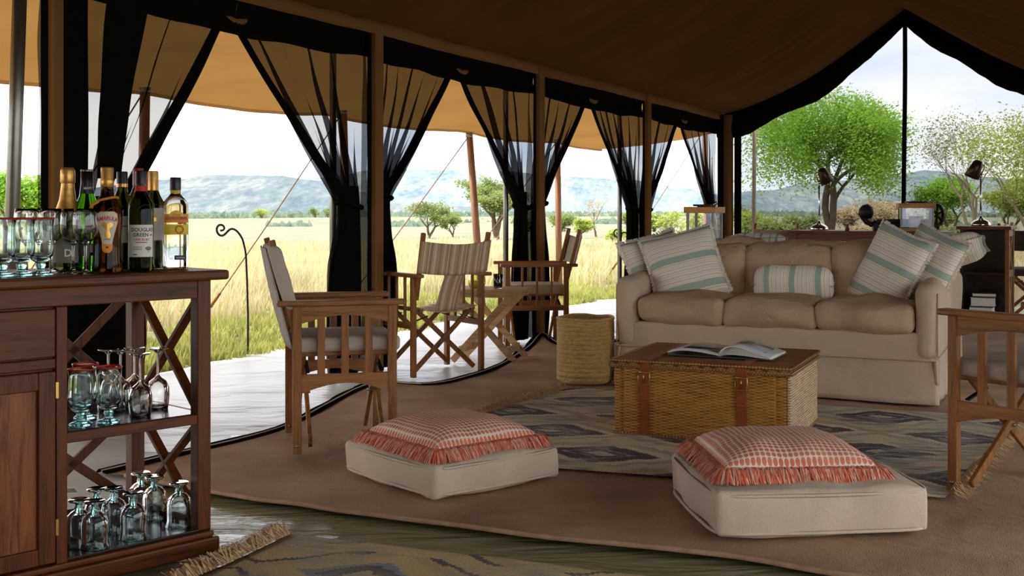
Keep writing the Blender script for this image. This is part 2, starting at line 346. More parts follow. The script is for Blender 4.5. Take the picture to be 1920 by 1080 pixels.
MAT['grass_y'] = leaf('golden_grass', lin(208, 194, 150)); MAT['grass_g'] = leaf('green_grass', lin(176, 178, 104))
MAT['darkcanvas'] = plain('charcoal_canvas', lin(70, 62, 54), .85, 0, .1); MAT['mauve'] = plain('mauve_canvas', lin(176, 150, 138), .85, 0, .1)
# ------------------------------------------------------------------ ground, hills
POSTS = [-2.47, 0.0, 2.21, 4.42, 6.63]; CORNER = 6.63
def eave(s): return 2.235 - .016 * s
gm = MB()
def gnd(u, v):
    x = -700 + 1500 * u; y = -12 + 1400 * v ** 2.6
    return (x, y, -.03 + (.012 * ns((x, y, 0), .4) if y < 60 else 0) - (.0 if y < 60 else .004 * (y - 60)) + (1.2 * ns((x, y, 3), .01) if y > 120 else 0))
gm.grid(gnd, 60, 70); tag(gm.build('ground', MAT['ground'], smooth=True), 'dry savanna plain stretching to the hills', None, kind='structure')
def ridge(name, label, Y, pts, dep, amp):
    mb = MB(); n = 260; xs = [pts[0][0] + (pts[-1][0] - pts[0][0]) * i / n for i in range(n + 1)]
    def prof(x):
        for (x0, y0), (x1, y1) in zip(pts, pts[1:]):
            if x <= x1:
                t = (x - x0) / (x1 - x0); t = t * t * (3 - 2 * t); return y0 + (y1 - y0) * t
        return pts[-1][1]
    rows = 26; vs = []
    for j in range(rows + 1):
        t = j / rows
        for x in xs:
            p = A(x, prof(x), Y); top = p.z - 1; yy = Y - dep + dep * t
            z = -8 + (top + 8) * (t ** 1.3) + amp * ns((p.x, yy, 0), 6 / dep) * math.sin(math.pi * min(1, t)) + amp * .12 * ns((p.x, yy, 9), 60 / dep) * (t > .1)
            vs.append((p.x, yy, z))
    for x in xs:
        p = A(x, prof(x), Y); vs.append((p.x, Y + dep * .6, -8))
    m = n + 1
    mb.add(vs, [(j * m + i, j * m + i + 1, (j + 1) * m + i + 1, (j + 1) * m + i) for j in range(rows + 1) for i in range(n)])
    tag(mb.build(name, MAT['hill_hazed' if Y > 2000 else 'hill'], smooth=True), label, None, kind='structure')
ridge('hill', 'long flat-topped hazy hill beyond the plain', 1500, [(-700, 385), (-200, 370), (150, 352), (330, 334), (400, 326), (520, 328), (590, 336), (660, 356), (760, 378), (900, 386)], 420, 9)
ridge('hill', 'farther ridge paled for haze behind the flat-topped hill', 2300, [(480, 360), (600, 332), (720, 316), (930, 320), (1060, 330), (1180, 336), (1260, 348), (1340, 362), (1440, 356), (1520, 340), (1640, 334), (1740, 318), (1840, 330), (2000, 350), (2400, 376)], 700, 14)

# ------------------------------------------------------------------ floors
fm = MB()
def fl(u, v):
    p = W(-9.9 + 18 * u, .2 - 7.2 * v); p.z = -.012 + .007 * ns(p, 1.7); return p
fm.grid(fl, 70, 60); tag(fm.build('floor', MAT['olive'], smooth=True), 'creased olive groundsheet under the tent', None, kind='structure')
tm = MB()
def tp(u, v):
    s = -9.9 + 18.7 * u; n = -1.05 + (1.05 + 1.3 + .12 * ns((s, 0, 0), .9) + .35 * max(0, min(1, (s + 2) / 6))) * v
    p = W(s, n); p.z = -.004 + .016 * ns((p.x * 1.0, p.y * 2.2, 0), 1.6) + .008 * ns((p.x, p.y * 1.5, 4), 5); return p
tm.grid(tp, 150, 40); tag(tm.build('veranda_tarp', MAT['tarp'], smooth=True), 'pale creased tarpaulin laid on the grass under the awning', 'tarpaulin')
edge_px = [(190, 893), (262, 876), (330, 858), (393, 845), (444, 833), (486, 822), (529, 810), (564, 792), (610, 766), (663, 737), (700, 722), (737, 722), (794, 729), (840, 722), (908, 702), (946, 686), (982, 661), (1003, 647), (1017, 639), (1042, 650), (1075, 656), (1110, 652)]
edge = [G(*p) for p in edge_px] + [W(3.3, -.62), W(3.9, -.45), W(4.42, -.05), W(5.0, -.45), W(6.0, -.4), W(6.7, -.1)]
front = [G(*p) for p in ((235, 897), (357, 921), (477, 943), (560, 950), (632, 964), (752, 979), (856, 991), (997, 1010), (1240, 1035), (1397, 1053), (1560, 1083))] + [Vector((1.6, 3.1, 0)), Vector((2.9, 2.4, 0))]
def resample(pts, n):
    L = [0]
    for a, b in zip(pts, pts[1:]): L.append(L[-1] + (b - a).length)
    out = []; k = 0
    for i in range(n + 1):
        d = L[-1] * i / n
        while k < len(pts) - 2 and d > L[k + 1]: k += 1
        t = (d - L[k]) / max(1e-9, L[k + 1] - L[k]); out.append(pts[k].lerp(pts[k + 1], min(1, max(0, t))))
    return out
def smooth(pts, n=2):
    for _ in range(n): pts = [pts[0]] + [(pts[i - 1] + pts[i] * 2 + pts[i + 1]) / 4 for i in range(1, len(pts) - 1)] + [pts[-1]]
    return pts
E = smooth(resample(edge, 110)); Fr = smooth(resample(front, 110))
far = [Fr[-1].lerp(W(6.7, -4.2), i / 110) for i in range(111)]
cm = MB()
Lw = E; nE = 110; nT = 60
Rt = resample([*Fr, *[W(6.7, -4.2)]], nE)
vs = []
for j in range(nT + 1):
    t = j / nT
    for i in range(nE + 1):
        p = E[i].lerp(Rt[i], t); dmin = min((p - W(s)).length for s in POSTS[1:4])
        p.z = .012 + .006 * ns(p, 2.2) + .05 * math.exp(-(dmin / .3) ** 2); vs.append(p)
cm.add(vs, [(j * (nE + 1) + i, (j + 1) * (nE + 1) + i, (j + 1) * (nE + 1) + i + 1, j * (nE + 1) + i + 1) for j in range(nT) for i in range(nE)])
car = thing('jute_carpet', 'brown ribbed jute carpet covering the tent floor', 'carpet')
cm.build('carpet_sheet', MAT['carpet'], car, True)
MB().tube([p + Vector((0, 0, .012 + .006 * ns(p, 2.2))) for p in Fr], .009, 6).build('bound_edge', plain('edge_binding', lin(176, 142, 112), .9), car, True)
MB().tube([p + Vector((0, 0, .02 + .05 * math.exp(-(min((p - W(s)).length for s in POSTS[1:4]) / .3) ** 2))) for p in E], .006, 6).build('bound_edge', MAT['linen'], car, True)
# black fly-sheet sill lying between carpet and tarp
sm = MB(); vs = []
for i, p in enumerate(E):
    n = NO; wd = .03 + .06 * abs(ns((i * .23, 3, 0))) + .06 * math.exp(-(min((p - W(s, -.25)).length for s in POSTS[1:4]) / .3) ** 2)
    h = .05 * math.exp(-(min((p - W(s)).length for s in POSTS[1:4]) / .3) ** 2)
    vs += [p - n * .03 + Vector((0, 0, .014 + h)), p + n * wd * .5 + Vector((0, 0, .024 + h)), p + n * wd + Vector((0, 0, .012))]
sm.add(vs, [(3 * i + k, 3 * i + 3 + k, 3 * i + 4 + k, 3 * i + 1 + k) for i in range(len(E) - 1) for k in (0, 1)])
tag(sm.build('sill_flap', MAT['black'], smooth=True, solid=.006), 'black zip flap lying along the carpet edge', 'tent flap')

# ------------------------------------------------------------------ tent roof and walls
RT = 1.974; RZ = 3.16
def roofz(t, s):
    a = max(0, min(1, t / RT)) if t <= RT else max(0, (2 * RT - t) / RT)
    e = eave(s); z = e + (RZ - e) * a - (.20 if t <= RT else .12) * math.sin(math.pi * a) * (1 - .35 * a) 
    fold = .10 * abs(math.sin(s * 8.5 + 1.6 * math.sin(s * 1.7) + .6 * a)) ** .6 + .07 * ns((s * 2.4, a * .5, 0)) + .12 * ns((s * 6, a * .8, 5))
    sag = .03 * math.sin(s * math.pi / 1.1)
    return z + (fold + sag) * math.sin(math.pi * min(.95, a + .05)) ** .7 * min(1, a * 4) * max(.15, min(1, (CORNER - s) * .8))
cl = thing('ceiling', 'dark tan ridge tent roof with gathered folds', None, kind='structure')
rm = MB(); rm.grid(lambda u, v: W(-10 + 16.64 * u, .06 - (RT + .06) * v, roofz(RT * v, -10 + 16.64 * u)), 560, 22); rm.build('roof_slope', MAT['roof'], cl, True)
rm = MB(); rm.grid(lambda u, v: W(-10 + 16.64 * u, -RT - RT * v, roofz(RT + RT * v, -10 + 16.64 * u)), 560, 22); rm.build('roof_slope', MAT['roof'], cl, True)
# added unseen fly above the camera, depth set for the fill light
an = MB(); an.grid(lambda u, v: W(-10 + 16.64 * u, -2 * RT - 2.6 * v, eave(0) - .02 - .12 * v + .02 * ns((u * 20, v * 3, 0))), 60, 10); an.build('added_fly_slope', MAT['roof'], cl, True)
wl = thing('wall_left', 'long open tent side with canvas posts and rolled net valance', None, kind='structure')
for i, s in enumerate(POSTS[:-1]):
    wd = .085 if i else .06
    mb = MB(); rbox(mb, wd, .05, eave(s), .012, 4)
    o = mb.build('canvas_post', MAT['postcanvas'], wl, True, merge=True); o.location = W(s, 0, eave(s) / 2); o.rotation_euler = (0, 0, math.atan2(U.y, U.x))
    for sd in (-1, 1):
        bw = .032 if (i or sd < 0) else .17
        mb = MB(); mb.grid(lambda u, v, sd=sd, bw=bw, s=s, wd=wd: W(s + sd * (wd / 2 - .022 + (bw + .022) * u), -.012 + .045 * u + .012 * math.sin(u * 5), .02 + (eave(s) - .03) * v) + U * (.006 * ns((v * 6, sd, s))), 4, 24)
        mb.build('black_binding', MAT['black'], wl, True, solid=.004)
MB().grid(lambda u, v: W(-10 + 16.64 * u, -.005 + .01 * math.sin(u * 60), eave(-10 + 16.64 * u) + .02 - .085 * v + .006 * ns((u * 60, v, 0))), 160, 2).build('eave_band', MAT['postcanvas'], wl, True, solid=.006)
for a, b in zip(POSTS, POSTS[1:]):
    mid = (a + b) / 2
    for x0, x1 in ((a + .03, mid - .006), (mid + .006, b - .03)):
        def va(u, v, x0=x0, x1=x1, a=a, b=b):
            s = x0 + (x1 - x0) * u; dp = .185 + .03 * math.sin(math.pi * (s - a) / (b - a)) + .02 * ns((s * 3, 0, 0))
            return W(s, .02 + .035 * math.sin(math.pi * v) + .008 * ns((s * 9, v * 2, 1)), eave(s) - .03 - dp * v)
        MB().grid(va, 26, 6).build('valance', MAT['black'], wl, True, solid=.01)
    roll = MB(); roll.tube([W(mid - .09 + .18 * k / 6, .06, eave(mid) - .15 - .02 * math.sin(k * .52)) for k in range(7)], [.012, .02, .024, .02, .024, .02, .012], 8); roll.build('rolled_canvas', MAT['postcanvas'], wl, True)
# heavy black hanging drape by the bottles
dr = MB()
def drape(u, v):
    c = A(250 - 38 * v - 18 * v * (1 - v), -10 + 345 * v, 5.62); hw = (.112 - .05 * v) * (1 + .08 * ns((v * 3, 0, 0)))
    return c + U * hw * (u * 2 - 1) * 1.1 + NO * .03 * math.cos(u * 7)
dr.grid(drape, 14, 24); dr.build('hanging_drape', MAT['black'], wl, True, solid=.008)

wb = thing('wall_back', 'screened gable end of the tent with black trim', None, kind='structure')
def BK(t, z, n=0): return W(CORNER + n, -t, z)
def gtrim(t): 
    a = t / RT if t <= RT else (2 * RT - t) / RT
    d = .27 + .03 * math.sin(t * 7) + .012 * ns((t * 11, 0, 0))
    return d * (1 - .45 * max(0, a - .82) / .18) 
for x0, x1 in ((-.08, RT), (RT, 2 * RT)):
    MB().grid(lambda u, v, x0=x0, x1=x1: BK(x0 + (x1 - x0) * u, roofz(x0 + (x1 - x0) * u, CORNER) + .02 - (gtrim(x0 + (x1 - x0) * u) + .02) * v, .02 - .06 * math.sin(2.5 * v)), 60, 6).build('gable_valance', MAT['black'], wb, True, solid=.012)
MB().grid(lambda u, v: BK(.12 + (2 * RT - .24) * u, .02 + (roofz(.12 + (2 * RT - .24) * u, CORNER) - .1) * v, .03), 60, 8).build('net_panel', MAT['gablenet'], wb, True)
MB().grid(lambda u, v: BK(RT - .03 + .045 * u - .03 * v * v, 3.0 - 2.95 * v, .035 + .01 * math.sin(v * 9)), 2, 30).build('zip_strip', MAT['black'], wb, True, solid=.01)
mb = MB(); rbox(mb, .15, .08, 2.13, .02, 4); o = mb.build('canvas_post', MAT['postcanvas'], wb, True, merge=True); o.location = W(CORNER - .01, -.03, 1.065); o.rotation_euler = (0, 0, math.atan2(V.y, V.x))
MB().bx((-.035, -.03, 0), (.035, .03, 2.12)).build('black_binding', MAT['black'], wb).location = W(CORNER - .0, -.16)
MB().bx((-.03, -.03, 0), (.03, .03, 2.12)).build('black_binding', MAT['black'], wb).location = W(CORNER - .12, .0)
# tent end behind the viewer, then added rear panels gapped for fill light
wf = thing('wall_front', 'closed canvas end of the tent behind the viewer', None, kind='structure')
MB().grid(lambda u, v: W(-10, -(2 * RT + 2.6) * u, 2.3 * v + (max(0, roofz(min(2 * RT, (2 * RT + 2.6) * u), -10) - 2.3) * v if u < .55 else 0)), 40, 4).build('end_panel', MAT['postcanvas'], wf, True)
wr = thing('added_wall_right', 'added unseen canvas panels behind the viewer, gapped for fill light', None, kind='structure')
for s0, s1 in ((-10, -8.1), (1.4, 6.63)):
    MB().grid(lambda u, v, s0=s0, s1=s1: W(s0 + (s1 - s0) * u, -2 * RT - 2.6 + .02 * math.sin(u * 30), 2.15 * v), 30, 3).build('side_panel', MAT['postcanvas'], wr, True)

# inner steel poles just outside each canvas post
for i, s in enumerate(POSTS[1:4]):
    p = W(s - .17, .22); mb = MB(); mb.tube([p + Vector((0, 0, 0)), p + Vector((0, 0, 2.2))], .022, 12)
    tag(mb.build('tent_pole', MAT['steel'], smooth=True), ['grey steel tent pole behind the netting nearest the armchair', 'grey steel tent pole behind the netting of the middle post', 'grey steel tent pole beside the netting before the far corner'][i], 'tent pole', 'steel tent poles')
mb = MB(); a, b = A(38, -40, 4.75), A(21, 470, 4.75); mb.tube([a, a.lerp(b, .5), b + (b - a) * .93], .028, 14)
tag(mb.build('tent_pole', MAT['steel'], smooth=True), 'thick grey tent pole at the far left behind the goblets', 'tent pole')
mb = MB(); a, b = A(1415, 232, 14.2), A(1413, 445, 14.2); mb.tube([a, b, b + Vector((0, 0, -b.z))], .025, 10)
tag(mb.build('tent_pole', plain('pale_pole', lin(170, 150, 125), .6), smooth=True), 'pale slim pole standing outside the screened gable', 'tent pole')

# ------------------------------------------------------------------ awning
aw = MB()
def awf(u, v):
    s = -10 + 18.1 * u; n = .05 + 2.15 * v; e = eave(s) + .02; bayp = abs(math.sin((s - .05) * math.pi / 2.21))
    z = e + (1.93 - .004 * s - e) * v - .05 * math.sin(math.pi * v) - (.035 * bayp * v * v) + .012 * ns((s * 2.0, v * 5, 0))
    return W(s, n, z)
aw.grid(awf, 220, 24)
aw_o = thing('awning', 'glowing tan canvas awning stretched outside the open side', 'awning')
aw.build('canopy', MAT['awning'], aw_o, True)
MB().grid(lambda u, v: awf(u, 1) + Vector((0, 0, .004 - .03 * v)) + NO * (.006 * math.sin(v * 3)), 220, 1).build('hem', MAT['awning'], aw_o, True)
pole_px = [(272, 165, 8.45, 268, 400), (643, 207, 10.4, 650, 450), (880, 252, 12.3, 900, 520), (1045, 262, 14.05, 1048, 480), (1322, 240, 16.5, 1324, 420)]
pl = ['reddish awning pole behind the net left of the bottles', 'reddish awning pole behind the post nearest the armchair', 'bare reddish awning pole leaning between the two nearest net posts', 'reddish awning pole behind the middle net post', 'reddish awning pole beside the far corner netting']
for i, (x, y, Y, x2, y2) in enumerate(pole_px):
    a = A(x, y, Y); b = A(x2, y2, Y - .02); c = b + (b - a) * (b.z / max(.05, (a.z - b.z))); c.z = -.05
    o = thing('awning_pole', pl[i], 'awning pole', c, 0, 'awning poles')
    MB().tube([Vector((0, 0, 0)), a - c], [.042, .036], 12).build('pole_shaft', MAT['awnpole'], o, True)
    MB().tube([a - c + Vector((0, 0, -.03)), a - c + Vector((0, 0, .02))], .04, 12).build('pole_cap', MAT['steel'], o, True)
    e = a + NO * 1.45 - U * .3; e.z = -.02
    MB().tube([a - c + Vector((0, 0, -.01)), (a + (e - a) * .5) - c + Vector((0, 0, -.02)), e - c], .006, 5).build('guy_rope', MAT['rope'], o, True)
    q = a + (e - a) * .84 - c; MB().tube([q, q + (e - a).normalized() * .16], .016, 6).build('rope_slider', MAT['teak'], o, True)

# ------------------------------------------------------------------ net curtains
def curtain(sp, sm, label, gt=.15, zt=1.07, k=5, seed=0, off=.06):
    t = thing('net_curtain', label, 'curtain', W(sp), 0, 'net curtains tied back to the posts')
    org = W(sp); sg = 1 if sm > sp else -1; span = abs(sm - sp) - off; top = eave((sp + sm) / 2) - .12
    def width(z):
        if z >= zt:
            q = (z - zt) / (top - zt); return gt + (1 - gt) * (q ** 1.08 + .05 * math.sin(math.pi * q))
        q = (zt - z) / zt; return gt * (1 - .12 * math.sin(math.pi * min(1, q * 3)) + .45 * math.sin(math.pi * q * .8))
    def f(u, v):
        z = .03 + (top - .03) * v; g = width(z); comp = 1 - g
        uu = u + (.19 + .14 * comp) / k * (1 + .5 * ns((u * k * 1.3, seed, 7))) * math.sin(2 * math.pi * k * u + seed + .5 * math.sin(z * 2)) * min(1, u * 5, (1 - u) * 5)
        amp = .006 + .035 * comp
        n = .10 + amp * math.sin(2 * math.pi * (k + 3) * u + seed * 2 + .8 * z) + .02 * ns((u * 4, z * 3, seed))
        pull = .10 * math.exp(-((z - zt) / .10) ** 2)
        uu2 = uu * (1 - pull * .5)
        inner = off * min(1, u * 9) + span * g * uu2
        if z < zt: inner = off * min(1, u * 9) + span * g * uu2
        return W(sp + sg * inner, n, z) - org
    MB().grid(f, 90, 54).build('net_cloth', MAT['net'], t, True)
    def hem(u, v):
        z = .03 + (top - .03) * v; p = f(1, v); hw = .03 + .035 * (1 - width(z)) + .012 * max(0, ns((v * 5, seed, 1)))
        return p + U * sg * hw * (u * 2 - 1.6) + NO * .012 * math.sin(u * 6 + v * 8)
    MB().grid(hem, 5, 54).build('hem', MAT['black'], t, True, solid=.004)
    # gathered bundle below the tie and the tie itself
    def bund(u, v):
        z = .03 + (zt + .12 - .03) * v; g = width(min(z, zt)); a = u * 2 * math.pi
        rw = span * g * .5 * (.95 if z < zt else .95 - 1.6 * (z - zt)); rd = .045 + .012 * math.sin(v * 5)
        wob = 1 + .22 * math.sin(5 * a + seed + v * 3) * .6
        return W(sp + sg * (off + span * g * .5) + rw * math.cos(a) * wob, .09 + rd * math.sin(a) * wob, z) - org
    MB().grid(bund, 30, 26).build('gathered_tail', MAT['black'], t, True)
    c = W(sp + sg * (off + span * gt * .5), .09, zt) - org; rw = span * gt * .5 + .012
    MB().tube([c + U * rw * math.cos(a * math.pi / 8) + NO * .062 * math.sin(a * math.pi / 8) + Vector((0, 0, .02 * math.cos(a * math.pi / 8) * sg)) for a in range(17)], .013, 6).build('tie', MAT['black'], t, True)
cn = [(POSTS[0], 0, 'black net curtain tied back behind the bottles', .30, 1.0), (POSTS[1], 0, 'black net curtain gathered on the armchair side of the nearest post', .17, 1.085),
      (POSTS[1], 1, 'black net curtain gathered on the right of the nearest canvas post', .17, 1.12), (POSTS[2], 1, 'black net curtain gathered on the left of the middle post', .13, 1.08),
      (POSTS[2], 2, 'black net curtain gathered between middle post and basket', .15, 1.1), (POSTS[3], 2, 'black net curtain on the left of the third post', .13, 1.06),
      (POSTS[3], 3, 'black net curtain on the right of the third post', .15, 1.05), (POSTS[4], 3, 'black net curtain tied at the far corner post', .16, 1.02)]
for i, (sp, bay, lb, gt, zt) in enumerate(cn):
    curtain(sp, (POSTS[bay] + POSTS[bay + 1]) / 2, lb, gt, zt, 4 + i % 3, i * 1.7, .13 if i == 0 else .075)
# ------------------------------------------------------------------ sofas
def pillow_mesh(mb, w, d, h, seed=0, pin=.07, n=22, wr=.006):
    """scatter cushion lying in XY, pointed corners"""
    def f(sg):
        def g(u, v):
            x, y = u * 2 - 1, v * 2 - 1; k = ((1 - x ** 4) * (1 - y ** 4)); t = max(0, k) ** .55
            px = x * (1 - pin * (1 - y * y)); py = y * (1 - pin * (1 - x * x))
            z = sg * h / 2 * t + wr * t * ns((x * 3 + seed, y * 3, sg))+ wr * .8 * t * math.sin(6 * math.atan2(y, x) + seed) * (x * x + y * y) * .5
            return (px * w / 2, py * d / 2, z)
        return g
    a = f(1); b = f(-1); mb.grid(a, n, n); mb.grid(lambda u, v: b(1 - u, v), n, n); return mb
def edge_fringe(mb, w, d, L, n, pin=.07, droop=0, seed=0, wid=.004, sides='xy', strands=1, jit=.35, zoff=0):
    """short threads leaving the pillow edge outwards, drooping"""
    rnd = random.Random(seed)
    for side in range(4):
        if 'x' not in sides and side % 2 == 1: continue
        if 'y' not in sides and side % 2 == 0: continue
        for i in range(n):
            c = -1.0 + 2.0 * (i + rnd.random()) / n; fan = .75 * max(0, abs(c) - .93) / .07 * (1 if c > 0 else -1); gap = .5 * math.sin(i * 1.9 + seed) * jit
            for s in range(strands):
                cc = c + rnd.uniform(-.01, .01)
                if side % 2 == 0: p = Vector((cc * w / 2 * (1), (1 if side else -1) * d / 2 * (1 - pin * (1 - cc * cc)), zoff)); o = Vector((rnd.uniform(-jit, jit) * .6 + gap + fan, 1 if side else -1, 0))
                else: p = Vector(((1 if side == 1 else -1) * w / 2 * (1 - pin * (1 - cc * cc)), cc * d / 2, zoff)); o = Vector((1 if side == 1 else -1, rnd.uniform(-jit, jit) * .6 + gap + fan, 0))
                o.normalize(); l = L * rnd.uniform(.75, 1.1); sd = Vector((-o.y, o.x, 0)) * wid * .5
                pts = []
                for k in range(4):
                    t = k / 3; q = p - o * .006 + o * l * t * (1 - .45 * droop * t) + Vector((0, 0, -droop * l * .75 * t * t + rnd.uniform(-.003, .003) + (.004 if k < 2 else 0)))
                    pts += [q - sd * (1 - .3 * t), q + sd * (1 - .3 * t)]
                mb.add(pts, [(2 * k, 2 * k + 1, 2 * k + 3, 2 * k + 2) for k in range(3)])
    return mb
def make_sofa(name, label, loc, rz, group):
    W_, D_ = 1.82, .88; t = thing(name, label, 'sofa', loc, rz, group)
    mb = MB(); rbox(mb, W_ - .06, D_ - .06, .26, .02, 10, (0, .004, 0), .006, 5, 1, (0, 0, .255)); mb.build('base', MAT['sofa'], t, True, merge=True)
    sk = MB()                                  # pleated skirt, four sides
    def ring(u):
        per = 2 * (W_ + D_); d = u * per
        if d < W_: return Vector((-W_ / 2 + d, -D_ / 2, 0)), Vector((0, -1, 0))
        d -= W_
        if d < D_: return Vector((W_ / 2, -D_ / 2 + d, 0)), Vector((1, 0, 0))
        d -= D_
        if d < W_: return Vector((W_ / 2 - d, D_ / 2, 0)), Vector((0, 1, 0))
        d -= W_
        return Vector((-W_ / 2, D_ / 2 - d, 0)), Vector((-1, 0, 0))
    def skf(u, v):
        p, n = ring(min(u, .9999)); k = 1 - v
        return p - n * .035 + n * (.03 * k + .014 * k * math.sin(u * 47) + .02 * k * ns((u * 30, v, 0))) + Vector((0, 0, .012 + .235 * v))
    sk.grid(skf, 220, 8); sk.build('skirt', MAT['sofa'], t, True, solid=.004)
    MB().tube([ring(i / 160 % .9999)[0] * .985 + Vector((0, 0, .245)) for i in range(161)], .005, 5, False).build('skirt_piping', MAT['sofa'], t, True)
    for sx in (-1, 1):
        mb = MB(); sh = lambda o: Vector((o.x, o.y, o.z - .05 * max(0, (-(o.y) / D_)) * (o.z > .1)))
        rbox(mb, .125, D_ - .02, .425, .055, 8, (.012, .01, .012), .008, 5, sx + 5, (sx * (W_ / 2 - .065), 0, .4525), sh); a = mb.build('arm', MAT['sofa'], t, True, merge=True)
        MB().tube([Vector((sx * (W_ / 2 - .012), -D_ / 2 + .022, z)) for z in (.26, .4, .5, .6)], .004, 5).build('arm_seam', MAT['sofa'], a, True)
    mb = MB(); rbox(mb, W_ - .1, .2, .60, .06, 10, (0, .01, 0), .008, 4, 3, (0, D_ / 2 - .115, .42)); mb.build('back', MAT['sofa'], t, True, merge=True)
    iw = (W_ - .27) / 3
    for k in range(3):
        x = -W_ / 2 + .135 + iw * (k + .5)
        mb = MB(); rbox(mb, iw + .012, .66, .155, .05, 18, (.012, .03, .035), .024, 5.5, k + 11, (x, -D_ / 2 + .34, .455)); mb.build('seat_cushion', MAT['sofac'], t, True, merge=True)
        mb = MB(); sh = lambda o: Vector((o.x, o.y + .16 * o.z, o.z)); rbox(mb, iw + .01, .19, .36 + .012 * k, .065, 18, (.008, .04, .012), .03, 4.5, k + 21, (x, D_ / 2 - .29, .645 + .004 * k), sh); mb.build('back_cushion', MAT['sofac'], t, True, merge=True)
    return t
SA = R(-25); swd = Vector((math.cos(SA), math.sin(SA), 0)); sdd = Vector((-math.sin(SA), math.cos(SA), 0))
SFR = Vector((2.25, 6.17, .012)); SC = SFR - swd * .91 + sdd * .44
sofa = make_sofa('sofa', 'tan slipcovered three-seat sofa piled with striped pillows', SC, SA, None)
sofa2 = copy_tree(sofa); sofa2.location = SC + sdd * 1.0 - swd * .02; sofa2.rotation_euler = (0, 0, SA + math.pi)
sofa2['label'] = 'second tan slipcovered sofa standing back to back behind the first'
def S(x, y, z): return SC + swd * x + sdd * y + Vector((0, 0, z))
def pillow(name, label, pos, normal, up, w, d, h, mat, fr, seed, axes='xy', group='striped pillows'):
    """pillow with face normal and its local +Y towards 'up'"""
    zz = Vector(normal).normalized(); yy = Vector(up); yy = (yy - zz * yy.dot(zz)).normalized(); xx = yy.cross(zz)
    m = Matrix((xx, yy, zz)).transposed().to_4x4(); m.translation = pos
    t = thing(name, label, 'pillow', group=group); t.matrix_world = m
    pillow_mesh(MB(), w, d, h, seed).build('pillow_cover', mat, t, True, merge=True)
    fm = MB(); edge_fringe(fm, w, d, fr * 1.5, 70, .07, .3, seed, .009, axes, 2); fm.build('frayed_edge', MAT['whitefringe'], t, kind='stuff')
    return t
up = Vector((0, 0, 1))
# sofa local: +x right, -y front ; pillows lean on the back and arms
pillow('pillow', 'striped pillow with frayed edge leaning at the left sofa arm, behind its twin', S(-.80, .06, .68), -sdd * .62 + swd * .7 + up * .32, up * 1 - swd * .36, .42, .42, .13, MAT['pillow_y'], .02, 2)
pillow('pillow', 'large striped pillow leaning in front at the left end of the sofa', S(-.59, -.06, .705), -sdd * .85 + swd * .25 + up * .42, up - swd * .27, .45, .45, .14, MAT['pillow_y'], .016, 5)
pillow('pillow', 'front striped pillow tilted against the right end of the sofa', S(.60, -.02, .70), -sdd * .80 - swd * .42 + up * .30, up * 1 + swd * .42, .40, .48, .13, MAT['pillow_y'], .016, 9)
pillow('pillow', 'rear striped pillow resting on the right sofa arm', S(.80, .0, .70), -sdd * .75 - swd * .55 + up * .28, up + swd * .45, .40, .47, .13, MAT['pillow_y'], .016, 13)
t = thing('bolster', 'small striped bolster pillow lying in the middle of the sofa', 'pillow', group='striped pillows'); m = Matrix((swd, sdd, up)).transposed().to_4x4() @ Matrix.Rotation(R(15), 4, 'X'); m.translation = S(.06, -.03, .61); t.matrix_world = m
mb = MB(); rbox(mb, .46, .13, .20, .062, 14, (.0, .02, .012), .008, 8, 3); mb.build('pillow_cover', MAT['pillow_x'], t, True, merge=True)
fm = MB(); edge_fringe(fm, .45, .10, .018, 24, .0, .1, 5, .007, 'x', 3, .4); fm.build('frayed_edge', MAT['whitefringe'], t, kind='stuff')
B2 = lambda x, y, z: SC + sdd * 1.0 + swd * x + sdd * y + Vector((0, 0, z))
pillow('pillow', 'white striped pillow poking out past the right end of the rear sofa', B2(.84, .10, .77), sdd * .25 + up * .85 - swd * .25, swd + up * .12, .38, .44, .17, MAT['pillow_y'], .016, 17)
pillow('pillow', 'pale striped pillow just showing above the sofa back by the lantern', B2(-.36, -.02, .765), sdd * .5 + up * .8, sdd * -1 + up * .2, .40, .36, .16, MAT['pillow_wht'], .014, 19)

# ------------------------------------------------------------------ trunk
TA = R(-24); t = thing('wicker_trunk', 'brown wicker trunk with leather straps used as coffee table', 'trunk', G(1150, 822) + Vector((0, 0, .022)), TA)
tw, td, th = .805, .70, .345
mb = MB(); mb.bx((0, .008, 0), (tw - .012, td, th - .03)); mb.build('trunk_body', MAT['wicker'], t, bevel=.012)
MB().bx((tw - .013, .01, .003), (tw + .004, td - .01, th - .032)).build('side_panel', MAT['wickerpale'], t, bevel=.006, label='pale plaited end panel')
mb = MB(); mb.bx((.05, -.004, .005), (tw - .06, .012, th - .035)); mb.build('front_panel', MAT['wicker'], t, bevel=.004)
lid = MB().bx((-.012, -.006, th - .024), (tw + .008, td + .006, th)).build('lid', MAT['wickertop'], t, bevel=.008)
for z in (th - .028, th - .004): MB().tube([Vector((-.012, -.01, z)), Vector((tw + .01, -.01, z)), Vector((tw + .01, td + .006, z)), Vector((-.012, td + .006, z)), Vector((-.012, -.01, z))], .008, 6).build('braided_rim', MAT['wickeredge'], t, True)
MB().tube([Vector((0, 0, .01)), Vector((tw, 0, .01)), Vector((tw, td, .01))], .009, 6).build('braided_rim', MAT['wickeredge'], t, True)
mb = MB()
for i in range(46):
    x = .012 + (tw - .03) * i / 45; mb.tube([(x, -.006, th - .038), (x + .012, -.012, th - .029), (x + .014, -.006, th - .02)], .004, 5)
mb.build('lid_lashing', MAT['wickeredge'], t, True, kind='stuff')
